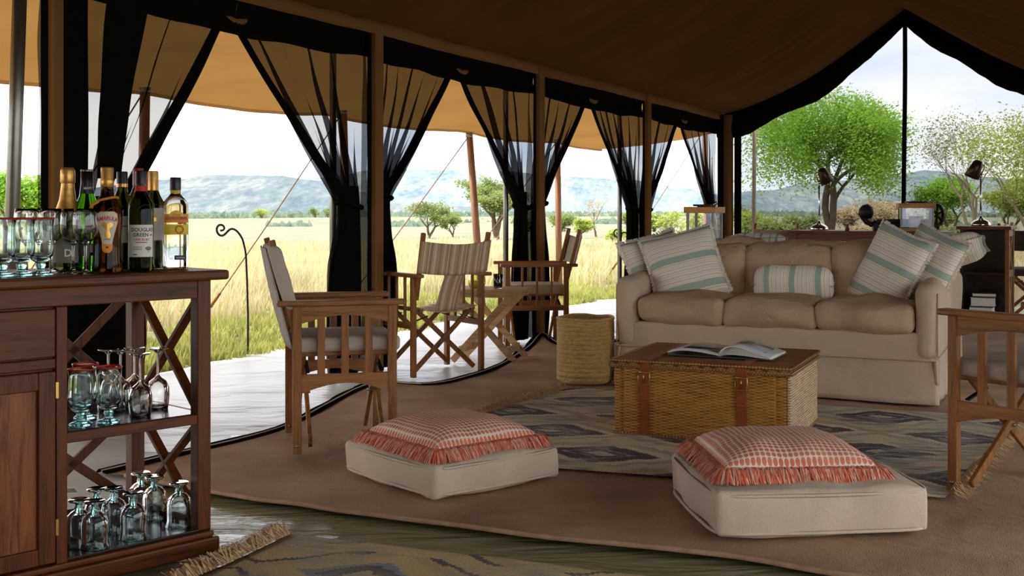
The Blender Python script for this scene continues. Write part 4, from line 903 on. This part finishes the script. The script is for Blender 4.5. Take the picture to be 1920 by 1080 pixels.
text_mesh('DOUGLAS', .0150, MAT['ink'], 'label_lettering', b5, cyl(.0385, .125, .12), bold=True); text_mesh('GREEN', .0150, MAT['ink'], 'label_lettering', b5, cyl(.0385, .110, .0), bold=True); fine_print(b5, .0385, .110, .85, .009, .004, MAT['redink'])
text_mesh('CAPE RUBY', .0095, MAT['redink'], 'label_lettering', b5, cyl(.0385, .096, .05), bold=True); fine_print(b5, .0385, .088, .05, .034, .002, MAT['ink'])
for q in range(3): MB().lathe([(.0385, .074 - q * .004), (.0385, .0755 - q * .004)], 8, -.6, .1).build('label_print', plain('grey_ink', lin(130, 130, 130), .6), b5)
mb = MB(); mb.add([(0, 0, 0)] + [(.010 * math.cos(a) * (1 + .2 * math.sin(5 * a)), .006 * math.sin(a), 0) for a in [k * math.pi / 8 for k in range(16)]], [(0, k + 1, (k + 1) % 16 + 1) for k in range(16)]); mb.add([(-.001, -.012, 0), (.001, -.012, 0), (.001, 0, 0), (-.001, 0, 0)], [(0, 1, 2, 3)])
mb.v = [tuple(cyl(.0385, 0)(x + .023, z + .070)) for x, z, c in mb.v]; mb.build('label_emblem', plain('grey_ink2', lin(120, 120, 120), .6), b5); fine_print(b5, .0385, .052, -.45, .012, .0025, MAT['ink'])
b6 = wine('dark wine bottle with gold capsule beside the clear bottle', 287, .19, MAT['gold'], .245, hgt=.305); band(b6, 'label_sheet', .0381, .09, .19, 1.2, MAT['creamlab']); fine_print(b6, .0385, .155, .2, .012, .012, MAT['gold'])
b8 = wine('wine bottle with red capsule rim just showing behind the white label', 259, .24, plain('red_capsule', lin(150, 30, 30), .4), .262, hgt=.315)
# gin : squarish clear bottle
p = BP(329, .12, BH); b7 = thing('bottle', 'clear squarish gin bottle with yellow and orange label', 'bottle', p, face_cam(p, R(4)), 'bottles on the bar')
def sq(r, e, k): a = 2 * math.pi * k / 32; c, s = math.cos(a), math.sin(a); return (r * abs(c) ** e * (1 if c > 0 else -1), r * abs(s) ** e * (1 if s > 0 else -1))
prof = [(.001, 0, .4), (.036, .002, .4), (.038, .012, .4), (.038, .195, .4), (.034, .212, .6), (.020, .228, .9), (.0145, .236, 1), (.0145, .285, 1), (.001, .285, 1)]
inn = [(.001, .22, 1), (.015, .215, .8), (.034, .19, .45), (.034, .014, .4), (.001, .012, .4)]
mb = MB(); vs = [(*sq(r, e, k), z) for r, z, e in prof for k in range(32)]; mb.add(vs, [(i * 32 + k, i * 32 + (k + 1) % 32, (i + 1) * 32 + (k + 1) % 32, (i + 1) * 32 + k) for i in range(len(prof) - 1) for k in range(32)]); mb.build('bottle_body', MAT['glass'], b7, True)
cyl_cap(b7, 'cap', .0165, .246, .286, plain('navy_cap', lin(34, 28, 50), .35)); cyl_cap(b7, 'collar', .0155, .236, .247, MAT['yellowlab'])
def flat(name, x0, x1, z0, z1, mat, y=-.0392): return MB().grid(lambda u, v: (x0 + (x1 - x0) * u, y + .006 * (abs(x0 + (x1 - x0) * u) / .038) ** 4, z0 + (z1 - z0) * v), 12, 1).build(name, mat, b7, True)
flat('label_sheet', -.036, .036, .108, .140, MAT['yellowlab']); flat('label_sheet', -.036, .036, .145, .172, MAT['orangelab'], -.0396)
MB().add([(0, -.0395, .165)] + [(.022 * math.cos(a), -.0395, .165 + .018 * math.sin(a)) for a in [k * math.pi / 12 for k in range(13)]], [(0, k + 1, k + 2) for k in range(12)]).build('label_sheet', MAT['yellowlab'], b7)
text_mesh("GORDON'S", .0125, plain('brown_ink', lin(120, 50, 20), .5), 'label_lettering', b7, lambda x, y: Vector((x, -.0402, .158 + y)), bold=True); flat('label_print', .004, .020, .141, .145, MAT['redink'], -.0402)
mb = MB(); mb.tube([(.010 + .011 * math.cos(a), -.040, .124 + .011 * math.sin(a)) for a in [k * math.pi / 8 for k in range(17)]], .0022, 5); mb.build('label_emblem', MAT['orangelab'], b7, True)
flat('label_sheet', -.006, .030, .030, .044, MAT['purple']); flat('label_print', .0, .024, .036, .038, MAT['paper'], -.0402)

# ------------------------------------------------------------------ glasses
def goblet_mesh(h=.16, inv=False):
    k = h / .16
    pr = [(0, .002), (.030, .0), (.034, .004), (.030, .009), (.013, .014), (.0105, .022), (.014, .030), (.012, .036), (.024, .044), (.033, .058), (.036, .08), (.0345, .11), (.033, .135), (.0365, .1585), (.036, .16), (.0345, .1585), (.031, .135), (.0325, .11), (.034, .08), (.031, .06), (.020, .049), (0, .047)]
    return [(r * (1 + (k - 1) * .5), z * k) for r, z in pr]
def stem_glass(h=.19):
    k = h / .19; return [(r, z * k) for r, z in [(0, .002), (.031, 0), (.032, .002), (.012, .008), (.0042, .016), (.0036, .05), (.0042, .082), (.010, .09), (.026, .102), (.0345, .122), (.0355, .145), (.033, .175), (.0305, .19), (.0296, .19), (.032, .175), (.0345, .145), (.0335, .123), (.025, .1035), (.009, .0925), (0, .091)]]
def lathe_obj(t, name, pr, mat, seg=28, lo=None, hi=None):
    return MB().lathe(pr, seg).build(name, mat, t, True)
def goblet(label, p, h, inv, rim, group, seed=0):
    t = thing('goblet', label, 'goblet', p, seed, group)
    pr = goblet_mesh(h); n = 9
    if inv: pr = [(r * (1.0 + .26 * (z / h) * (z > .3 * h)), h - z) for r, z in pr]
    foot = pr[:n]; bowl = pr[n - 1:]
    MB().lathe(foot, 24).build('foot', MAT['aqua'], t, True); MB().lathe(bowl, 28).build('bowl', MAT['gob'], t, True)
    if rim:
        R0 = .0358 * (1 + (h / .16 - 1) * .5); mb = MB(); mb.lathe([(R0 + .0022 * math.cos(a), h * .99 + .003 * math.sin(a)) for a in [k * math.pi / 4 for k in range(9)]], 28); mb.build('red_rim', MAT['redrim'], t, True)
    else:
        z = .001 if inv else h; R0 = (.0365 * (1 + (h / .16 - 1) * .5)) * (1.25 if inv else 1); mb = MB(); mb.lathe([(R0 + .0014 * math.cos(a), z + .0014 + .0014 * math.sin(a)) for a in [k * math.pi / 3 for k in range(7)]], 28); mb.build('rim', MAT['aqua'], t, True)
    return t
def wineglass(label, p, h, inv, group):
    t = thing('wine_glass', label, 'wine glass', p, 0, group); pr = stem_glass(h)
    if inv: pr = [(r, h - z) for r, z in pr]
    MB().lathe(pr[:7], 24).build('stem_and_foot', MAT['glass'], t, True); MB().lathe(pr[6:], 28).build('bowl', MAT['glass'], t, True); return t
gg = 'red-rimmed goblets on the bar top'
for px, d, lb in ((76, .045, 'red-rimmed goblet on the bar top nearest the wine glasses'), (40, .05, 'red-rimmed goblet on the bar top, second from the wine glasses'), (4, .05, 'red-rimmed goblet cut off at the left picture edge')):
    goblet(lb, BP(px, d, BH), .162, False, True, gg)
for px, d, lb in ((160, .045, 'upright clear wine glass in front of the amber liqueur bottle'), (137, .10, 'upright clear wine glass in front of the gold-foiled bottle'), (96, .16, 'clear wine glass behind the nearest red-rimmed goblet'), (72, .19, 'clear wine glass between two red-rimmed goblets'), (50, .15, 'clear wine glass behind the second red-rimmed goblet')):
    wineglass(lb, BP(px, d, BH), .188, False, 'upright wine glasses')
z2 = .430
for px, d, lb in ((204, .055, 'red-rimmed goblet at the front of the middle shelf'), (152, .07, 'red-rimmed goblet beside the cabinet door on the middle shelf'), (160, .17, 'red-rimmed goblet at the back by the divider on the middle shelf')):
    goblet(lb, BP(px, d, z2), .165, False, True, 'goblets on the middle shelf')
for px, d, lb in ((263, .09, 'upside-down wine glass at the front of the middle shelf'), (296, .17, 'upside-down wine glass nearest the open crossed end'), (252, .24, 'upside-down wine glass in the middle of its shelf group'), (226, .22, 'upside-down wine glass behind the front goblet'), (203, .26, 'upside-down wine glass farthest left on the middle shelf')):
    wineglass(lb, BP(px, d, z2), .19, True, 'upside-down wine glasses')
z3 = .078
for px, d, lb in ((178, .05, 'upside-down aqua goblet nearest the front left of the bottom shelf'), (250, .06, 'upside-down aqua goblet at the front middle of the bottom shelf'), (336, .08, 'upside-down aqua goblet at the right end of the bottom shelf'), (214, .16, 'upside-down goblet with pale foot in the second row of the bottom shelf'), (182, .19, 'upside-down aqua goblet in the second row at left'), (290, .21, 'upside-down aqua goblet in the second row at right'), (264, .29, 'upside-down aqua goblet against the back post'), (148, .10, 'upside-down aqua goblet half hidden by the cabinet door')):
    goblet(lb, BP(px, d, z3), .135, True, False, 'upside-down goblets on the bottom shelf')

# ------------------------------------------------------------------ back of the tent: desk, cabinet, lamps, lanterns
DA = math.atan2(V.y, V.x)
dp_ = A(1482, 432, 11.35); desk = thing('desk', 'long brown wooden desk with crossed trestle ends at the screened gable', 'desk', Vector((dp_.x, dp_.y, .01)), DA); dz = dp_.z - .01
MB().bx((0, -.02, dz - .03), (1.42, .56, dz)).build('desk_top', MAT['darkwood'], desk, bevel=.004); MB().bx((.05, .0, dz - .1), (1.37, .02, dz - .03)).build('apron', MAT['darkwood'], desk)
for x in (.06, 1.34):
    for y in (.02, .5): MB().bx((x - .025, y - .02, 0), (x + .025, y + .03, dz - .03)).build('leg', MAT['darkwood'], desk)
    MB().bar((x, .03, .1), (x, .5, dz - .12), .02, .03, (1, 0, 0)).build('cross_brace', MAT['darkwood'], desk); MB().bar((x, .5, .1), (x, .03, dz - .12), .02, .03, (1, 0, 0)).build('cross_brace', MAT['darkwood'], desk)
def DK(x, y): return desk.location + V * x + U * y
for x0, z0, x1, z1 in ((.08, .1, .5, dz - .12), (.5, .1, .08, dz - .12)): MB().bar((x0, .52, z0), (x1, .52, z1), .03, .02, (0, 1, 0)).build('cross_brace', MAT['darkwood'], desk)
cb_ = A(1800, 424, 10.55); cab = thing('bookcase', 'dark open bookcase with crossed end panel behind the sofa', 'bookcase', Vector((cb_.x, cb_.y, .01)), DA); cz = cb_.z - .01
MB().bx((-.03, -.03, cz - .03), (.43, .42, cz)).build('top', MAT['darkwood'], cab, bevel=.004); MB().bx((0, .36, 0), (.39, .38, cz - .03)).build('back_panel', MAT['shelf'], cab); MB().bx((0, 0, 0), (.03, .38, cz - .03)).build('side_panel', MAT['shelf'], cab)
for z in (.04, cz * .52): MB().bx((.0, .01, z), (.40, .37, z + .02)).build('shelf', MAT['shelf'], cab)
for y in (0, .34): MB().bx((.375, y, 0), (.41, y + .04, cz - .03)).build('corner_post', MAT['teak'], cab)
for z in (.0, cz * .5, cz - .09): MB().bx((.38, .03, z), (.405, .35, z + .06)).build('end_rail', MAT['teak'], cab)
for z0, z1 in ((.06, cz * .5), (cz * .5 + .06, cz - .09)):
    for a, b in ((.04, .34), (.34, .04)): MB().bar((.393, a, z0), (.393, b, z1), .01, .018, (1, 0, 0)).build('cross_brace', MAT['palewood'], cab)
for k, (c, lb) in enumerate(((lin(190, 190, 180), 'pale book lying at the bottom of the pile in the bookcase'), (lin(120, 130, 120), 'grey-green book in the middle of the bookcase pile'), (lin(205, 205, 200), 'white book near the top of the bookcase pile'), (lin(70, 72, 66), 'dark book topping the bookcase pile'))):
    bkz = [.06, .13, .185, .27][k]; hh = [.065, .05, .08, .035][k]; p = cab.location + V * (.16 + .01 * k) + U * .10 + Vector((0, 0, bkz)); o = thing('book', lb, 'book', p, DA + R(3 * k - 4), 'books in the bookcase')
    MB().bx((-.10, -.07, 0), (.10, .10, .004)).build('cover', plain('book_cover', c, .5), o); MB().bx((-.10, -.07, hh - .008), (.10, .10, hh - .004)).build('cover', plain('book_cover', c, .5), o); MB().bx((-.094, -.066, .004), (.094, .096, hh - .008)).build('pages', MAT['paper'], o)
def lamp(label, p, hgt, side, rz):
    t = thing('desk_lamp', label, 'lamp', p, rz, 'jointed desk lamps')
    MB().lathe([(0, 0), (.085, 0), (.088, .012), (.082, .03), (.06, .05), (.03, .062), (.014, .075), (.012, .09), (0, .09)], 28).build('base', MAT['chrome'], t, True)
    MB().tube([(0, 0, .08), (0, 0, hgt * .78)], .009, 10).build('stem', MAT['chrome'], t, True)
    MB().lathe([(0, -.022), (.016, -.015), (.02, 0), (.016, .015), (0, .022)], 14, c=(0, 0, hgt * .78)).build('joint', MAT['chrome'], t, True)
    a = Vector((0, 0, hgt * .78)); b = a + Vector((-side * .035, 0, .085)); MB().tube([a, b, b + Vector((side * .06, 0, .045))], .007, 8).build('arm', MAT['brass'], t, True)
    d = Vector((side * .42, 0, -.9)).normalized(); c = b + Vector((side * .05, 0, .05)); mb = MB(); mb.tube([c, c + d * .015, c + d * .03, c + d * .16], [.03, .042, .046, .068], 22, False); sh_ = mb.build('shade', plain('bronze_shade', lin(78, 60, 46), .3, .6), t, True, solid=.003)
    mb = MB(); mb.tube([c - d * .004, c + d * .004], [.014, .031], 16); mb.build('shade_top', MAT['brass'], t, True)
    MB().lathe([(0, -.03), (.022, -.02), (.028, 0), (.02, .02), (0, .03)], 14, c=tuple(c + d * .1)).build('bulb', MAT['paper'], t, True)
q = DK(.2, .3); lamp('chrome desk lamp with tilted bronze shade in front of the big tree', Vector((q.x, q.y, desk.location.z + dz)), .60, 1, R(-10))
q = A(1839, 422, 10.7); lamp('chrome desk lamp with bronze shade standing on the bookcase', Vector((q.x, q.y, cab.location.z + cz)), .585, -1, R(-5))
MAT['lantern_steel'] = plain('lantern_steel', lin(150, 145, 135), .45, .6, .1)
def lantern(label, p, w, h, rz):
    t = thing('glass_lantern', label, 'lantern', p, rz, 'glass box lanterns')
    MB().bx((-w / 2, -w / 2, 0), (w / 2, w / 2, .03)).build('base', MAT['palewood'], t, bevel=.003); e = w / 2 + .014
    MB().bx((-e, -e, h - .045), (e, e, h)).build('wooden_top', wood('lantern_wood', lin(206, 150, 88), lin(170, 112, 58), .5, 0), t, bevel=.003)
    MB().box((0, 0, h + .012), (w * .62, w * .62, .014)).build('vent_plate', MAT['iron'], t); MB().box((0, 0, h + .005), (w * .4, w * .4, .012)).build('vent_neck', MAT['iron'], t)
    MB().tube([(w * .34, -.01, h + .012), (w * .42, 0, h + .034), (w * .38, .03, h + .02)], .008, 6).build('handle', MAT['chrome'], t, True)
    for sx in (-1, 1):
        for sy in (-1, 1): MB().box((sx * (w / 2 - .01), sy * (w / 2 - .01), h / 2), (.018, .018, h - .07)).build('corner_bar', MAT['lantern_steel'], t)
    for k in range(4):
        mb = MB(); x = w / 2 - .008; d = [(0, -x), (0, x), (-x, 0), (x, 0)][k]; mb.box((d[0], d[1], h / 2), ((w - .03) if k < 2 else .003, .003 if k < 2 else (w - .03), h - .075)); mb.build('pane', MAT['glass'], t)
    MB().lathe([(0, .03), (w * .22, .03), (w * .22, .03 + h * .42), (0, .03 + h * .42)], 18).build('candle', plain('pillar_candle', lin(232, 226, 214), .5), t, True)
def sidetable(label, p, w, h, rz):
    t = thing('lamp_table', label, 'table', p, rz); MB().bx((-w / 2, -w / 2, h - .025), (w / 2, w / 2, h)).build('table_top', MAT['darkwood'], t, bevel=.003)
    for sx in (-1, 1):
        for sy in (-1, 1): MB().bx((sx * (w / 2 - .03) - .015, sy * (w / 2 - .03) - .015, 0), (sx * (w / 2 - .03) + .015, sy * (w / 2 - .03) + .015, h - .025)).build('leg', MAT['darkwood'], t)
q = A(1321, 388, 8.6); sidetable('low side table under the glass lantern behind the sofa', Vector((q.x, q.y, .02)), .36, .60, R(-20)); lantern('tall glass lantern with wooden top near the corner post', Vector((q.x, q.y, .622)), .21, q.z - .622, R(-28))
q = DK(1.12, .25); lantern('glass lantern with wooden top on the desk beside the zip strip', Vector((q.x, q.y, desk.location.z + dz)), .30, .26, R(-14))
# black antique machine on the desk
q = DK(.83, .2); t = thing('desk_machine', 'black antique cast-iron machine with bulbous arm and spoked wheel on the desk', 'machine', Vector((q.x, q.y, desk.location.z + dz)), R(-12))
MB().bx((-.09, -.06, 0), (.50, .08, .075)).build('machine_base', MAT['iron'], t, bevel=.01); MB().bx((-.06, -.05, .07), (.46, .07, .112)).build('machine_bed', MAT['iron'], t, bevel=.012)
MB().tube([(-.06, 0, .08), (-.11, 0, .06), (-.15, 0, .085), (-.18, 0, .13), (-.185, 0, .17)], [.025, .026, .026, .028, .03], 10).build('curved_arm', MAT['iron'], t, True)
mb = MB(); mb.tube([Vector((-.21 + .03 * k, 0, .135 + .028 * k - .003 * k * k)) for k in range(5)], [.03, .062, .075, .07, .03], 16); mb.v = [(x * (1 + .03 * ns((x * 40, y * 40, z * 40))), y * (1 + .2 * ns((x * 40, y * 40, z * 40))), z) for x, y, z in mb.v]; mb.build('knobbed_head', MAT['iron'], t, True)
wc = Vector((.485, 0, .15)); wl_ = MB().tube([wc + Vector((.055 * math.cos(a), 0, .095 * math.sin(a))) for a in [k * math.pi / 12 for k in range(25)]], .016, 8).build('hand_wheel', MAT['iron'], t, True)
for k in range(3): a = k * math.pi / 3 + .4; MB().tube([wc + Vector((.05 * math.cos(a), 0, .09 * math.sin(a))), wc - Vector((.05 * math.cos(a), 0, .09 * math.sin(a)))], .010, 6).build('spoke', MAT['iron'], wl_, True)
q = DK(.52, .1); t = thing('inkstand', 'tiny dark wooden block on the desk between lamp and machine', 'ornament', Vector((q.x, q.y, desk.location.z + dz)))
MB().lathe([(0, 0), (.02, 0), (.022, .02), (.012, .04), (.014, .06), (0, .066)], 12).build('block', MAT['darkwood'], t, True)

# ------------------------------------------------------------------ vegetation
def tree(name, label, base, h, cw, leafmat, nleaf, seed, barkmat=MAT['bark'], trunk=.18, fork=.28, flat_=.5, leafsz=.11, stems=2, levels=4, clus=.55, group='savanna trees', low=.35, spread=1.0, drop=0):
    rnd = random.Random(seed); t = thing(name, label, 'tree', base, 0, group); tips = []; mb = MB()
    def grow(p, d, L, r, lv):
        pts = [p]; rr = [r]; n = 5; q = p.copy(); dd = d.copy()
        for i in range(n):
            dd = (dd + Vector((rnd.uniform(-.22, .22), rnd.uniform(-.22, .22), rnd.uniform(-.05, .12)))).normalized(); q = q + dd * L / n; pts.append(q.copy()); rr.append(r * (1 - .38 * (i + 1) / n))
        mb.tube(pts, rr, 7 if lv < 2 else 4, False)
        if lv >= levels - 2: tips.extend(pts[2:])
        if lv < levels:
            for k in range(3 if lv < 2 else rnd.choice((2, 3))):
                a = rnd.uniform(0, 6.283); out = Vector((math.cos(a), math.sin(a), 0)); nd = (dd * .75 + out * rnd.uniform(.55, .95) * spread + Vector((0, 0, rnd.uniform(-.05, .28)))).normalized()
                st = pts[-1] if k == 0 else pts[rnd.choice((3, 4, 5))]
                grow(st, nd, L * rnd.uniform(.62, .85), rr[-1] * .72, lv + 1)
    for s in range(stems):
        a = rnd.uniform(0, 6.283) if stems > 2 else s * math.pi + .3; grow(Vector((.12 * trunk * s, 0, 0)), Vector((math.cos(a) * .3 * (stems > 1), math.sin(a) * .15 * (stems > 1), 1)).normalized(), h * fork, trunk * h * .1, 0)
    # fit to requested height and width
    zs = max(p.z for p in tips); xs = max(max(abs(p.x), abs(p.y)) for p in tips); kz = h * .93 / zs; kx = cw * .47 / xs
    def fit(p): q = Vector(p); b = min(1, max(0, q.z * kz / (h * .45))); s = 1 + (kx - 1) * b; return Vector((q.x * s, q.y * s, q.z * kz))
    mb.v = [tuple(fit(v)) for v in mb.v]; mb.build('trunk_and_branches', barkmat, t, True)
    if nleaf:
        nleaf = int(nleaf * 1.5); leafsz *= .74; T = [fit(p) for p in tips]; T = [p for p in T if p.z > h * low] or T; lf = MB(); vs = []; fs = []
        for i in range(nleaf):
            c = rnd.choice(T); o = Vector((rnd.gauss(0, clus), rnd.gauss(0, clus), rnd.gauss(0, clus * flat_))) * h * .075; p = c + o
            if drop: p.z -= h * drop * rnd.random() ** 2 * (.3 + .7 * min(1, Vector((p.x, p.y)).length / (cw * .4)))
            a = Vector((rnd.uniform(-1, 1), rnd.uniform(-1, 1), rnd.uniform(-.5, .5))).normalized(); b = a.orthogonal().normalized(); b = (b + a.cross(b) * rnd.uniform(-1, 1)).normalized(); l = leafsz * rnd.uniform(.6, 1.4); n_ = len(vs)
            vs += [p - a * l * .6, p + b * l * .32, p + a * l * .6, p - b * l * .32]; fs.append((n_, n_ + 1, n_ + 2, n_ + 3))
        lf.add(vs, fs); lf.build('foliage', leafmat, t, kind='stuff')
    return t
def TB(x, Y, z=-.05): p = A(x, 395, Y); return Vector((p.x, Y, z))
def hgt(y, Y): return H - (y - HZ) * Y / F
tree('acacia_tree', 'large bright green acacia tree behind the desk lamp', TB(1556, 46), hgt(140, 46), 8.0, MAT['leaf'], 42000, 12, trunk=.2, leafsz=.12, stems=2, levels=5, clus=.62, low=.18, flat_=.5, fork=.22, drop=.40)
tree('bare_tree', 'tall sparse grey-branched tree right of the gable strip', TB(1822, 40), hgt(185, 40), 4.6, MAT['leaf_dk'], 1800, 8, MAT['palebark'], trunk=.16, leafsz=.09, stems=3, levels=5, clus=.9, fork=.3)
tree('bare_tree', 'tall yellow-green thin tree at the right edge', TB(1935, 36), hgt(180, 36), 4.2, MAT['leaf_y'], 5000, 9, MAT['palebark'], trunk=.16, leafsz=.10, stems=3, levels=4, clus=1.0, fork=.3)
tree('small_tree', 'bright green young tree behind the bookcase lamp', TB(1785, 44), hgt(322, 44), 2.6, MAT['leaf'], 6000, 14, trunk=.2, leafsz=.11, clus=1.0, low=.25)
tree('small_tree', 'green young tree at the right edge behind the far armchairs', TB(1890, 41), hgt(318, 41), 3.2, MAT['leaf_y'], 8000, 15, trunk=.2, leafsz=.11, clus=1.1, low=.2)
tree('small_tree', 'twisted flat-topped thorn tree behind the leaning awning pole', TB(930, 44), hgt(320, 44), 3.6, MAT['leaf_dk'], 11000, 21, trunk=.4, leafsz=.10, stems=2, clus=.8, low=.3, flat_=.4)
tree('small_tree', 'pale twiggy thorn tree just left of the leaning awning pole', TB(803, 46), hgt(368, 46), 2.3, MAT['leaf_dk'], 2600, 22, trunk=.35, leafsz=.09, stems=2, clus=.8, low=.35, flat_=.4)
tree('small_tree', 'little thorn tree between the two trees by the leaning pole', TB(848, 48), hgt(395, 48), 1.3, MAT['leaf_dk'], 1500, 23, trunk=.35, leafsz=.09, stems=2, clus=.8, low=.35)
tree('bare_tree', 'leafless dead tree standing alone right of the middle post', TB(1118, 48), hgt(356, 48), 1.5, MAT['leaf_dry'], 250, 31, plain('dead_bark', lin(110, 88, 78), .9), trunk=.28, leafsz=.08, stems=1, levels=4, fork=.4)
tree('small_tree', 'low leaning thorn bush left of the leafless dead tree', TB(1088, 46), hgt(405, 46), 1.2, MAT['leaf_y'], 1600, 33, trunk=.4, leafsz=.09, clus=1.0, low=.2)
tree('small_tree', 'pale twisted bush behind the tall lantern', TB(1262, 30), hgt(380, 30), 1.1, MAT['leaf_y'], 500, 35, MAT['palebark'], trunk=.4, leafsz=.08, stems=3, clus=.8, low=.3)
tree('acacia_tree', 'bright green acacia at the left edge behind the thick pole', TB(30, 34), hgt(308, 34), 3.6, MAT['leaf'], 14000, 41, trunk=.35, leafsz=.12, stems=2, clus=1.0, low=.15, flat_=.45, drop=.3)
rb = random.Random(3)
BUSH = [(1405, 43, 395), (1440, 30, 412), (1490, 38, 402), (1595, 60, 382), (1640, 58, 378), (1675, 66, 368), (1720, 62, 372), (1755, 56, 385), (1600, 34, 420), (1860, 30, 420), (1765, 33, 418), (1180, 70, 398), (1150, 36, 428), (1225, 60, 400), (1050, 60, 398), (1310, 42, 392), (1385, 60, 380), (985, 55, 402), (490, 140, 391), (590, 160, 388), (615, 150, 388), (700, 120, 392)]
BLAB = ['green bush behind the pale slim pole', 'low green bush just right of the pale slim pole', 'green bush left of the desk lamp stem', 'dry brown thicket right of the big acacia trunk', 'brown twiggy bush above the knobbed machine head', 'brown thicket left of the black zip strip', 'brown thicket right of the black zip strip', 'grey-green bush beyond the glass lantern on the desk', 'dry grass-coloured bush behind the knobbed machine', 'dry reddish bush behind the bookcase lamp', 'low green bush left of the bookcase lamp', 'small green bush right of the leafless dead tree', "low green bush near the sofa's left arm", 'green bush beyond the third net post', 'green bush just right of the middle net post', 'green bush behind the far corner netting', 'olive bush at the corner of the screened gable', 'low bush right of the twisted thorn tree', 'far dark bush on the plain left of the armchair back', 'far bush on the plain right of the guy rope', "far bush next to the nearest net post's left side", 'far bush on the plain right of the nearest post']
for i, (x, Y, y) in enumerate(BUSH):
    hh = hgt(y, Y) + .0; mt = MAT['leaf_dry'] if i in (3, 4, 5, 6, 9, 8) else (MAT['leaf_dk'] if i % 3 else MAT['leaf_y'])
    wh = ('in the open savanna' if x < 900 else 'beyond the veranda' if x < 1350 else 'seen through the screened gable')
    tree('bush', None, TB(x, Y), max(.5, hh), max(.5, hh) * 1.6, mt, 1500 if Y < 100 else 500, 60 + i, trunk=.3, leafsz=.10 + .0006 * Y, stems=3, levels=2, clus=1.6, low=.05, flat_=.8, group='bushes ' + wh)['label'] = BLAB[i]
for o in COL.objects:
    if o.name.startswith('bush') and o.parent is None: o['category'] = 'bush'
# far woodland speckle and grasses (nobody could count them)
def scatter(name, label, mat, n, place, size, cat, flatten=.7, blades=5):
    rnd = random.Random(n); vs = []; fs = []
    for i in range(n):
        p = place(rnd)
        if p is None: continue
        for k in range(blades):
            s = size(p, rnd); a = rnd.uniform(0, 6.283); l = Vector((math.cos(a), math.sin(a), 0)) * s * .5; c = p + Vector((rnd.gauss(0, s * .3), rnd.gauss(0, s * .3), 0)); m = len(vs)
            hz_ = s * flatten * 1.1; vs += [c + l * q + Vector((0, 0, hz_ * e * rnd.uniform(.7, 1.15))) for q, e in ((-1, -.1), (-.85, .5), (-.4, .9), (.1, 1), (.5, .8), (.9, .45), (1, -.1))]; fs.append(tuple(range(m, m + 7)))
    mb = MB(); mb.add(vs, fs); return tag(mb.build(name, mat), label, cat, kind='stuff')
def far_place(r):
    Y = 85 * (15 ** r.random()); x = r.uniform(-100, 1950); p = A(x, 395, Y)
    if ns((x * .006, Y * .03 if Y < 250 else Y * .012, 0)) < (.30 if Y < 250 else -.05): return None
    p.z = -.03 - .004 * (Y - 60) - .3; return p
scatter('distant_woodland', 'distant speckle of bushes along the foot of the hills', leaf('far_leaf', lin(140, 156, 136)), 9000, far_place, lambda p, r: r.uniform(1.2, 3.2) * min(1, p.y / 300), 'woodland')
def grass(name, label, mat, n, place, hgt_, seed, wid=.006):
    rnd = random.Random(seed); vs = []; fs = []
    for i in range(n):
        p, sc = place(rnd)
        if p is None: continue
        nb = 7
        for k in range(nb):
            a = rnd.uniform(0, 6.283); le = rnd.uniform(.05, .55); h = hgt_(p, rnd) * rnd.uniform(.5, 1.1); d = Vector((math.cos(a), math.sin(a), 0)); s = Vector((-d.y, d.x, 0)) * wid * sc; b = p + d * rnd.uniform(0, .05) * sc; m = len(vs)
            mid = b + d * h * le * .35 + Vector((0, 0, h * .6)); tip = b + d * h * le + Vector((0, 0, h)); vs += [b - s, b + s, mid + s * .7, mid - s * .7, tip]; fs += [(m, m + 1, m + 2, m + 3), (m + 3, m + 2, m + 4)]
    mb = MB(); mb.add(vs, fs); return tag(mb.build(name, mat), label, 'grass', kind='stuff')
def near_grass(r):
    q = r.random(); n = 1.45 + 7 * q * q; s = r.uniform(-4.5, 13); p = W(s, n); p.z = -.03
    if ns((p.x, p.y, 0), 1.1) < -.28: return None, 1
    return p, 1 + n * .12
grass('short_grass', 'short green grass growing along the tarpaulin edge', MAT['grass_g'], 9000, near_grass, lambda p, r: .10 + .09 * max(0, ns(p, .6)), 4)
def tall_grass(r):
    Y = 9 * (3.6 ** r.random()); x = r.uniform(-60, 1960); p = A(x, 395, Y); n = (p - P0).dot(NO); s = (p - P0).dot(U)
    if (n < 3.2 and s < 8.5): return None, 1
    if n < 5 and r.random() < .6: return None, 1
    p.z = -.03; return p, max(1, Y / 11)
grass('golden_grass', 'tall golden savanna grass filling the middle distance', MAT['grass_y'], 15000, tall_grass, lambda p, r: .34 + .16 * ns(p, .25), 6)
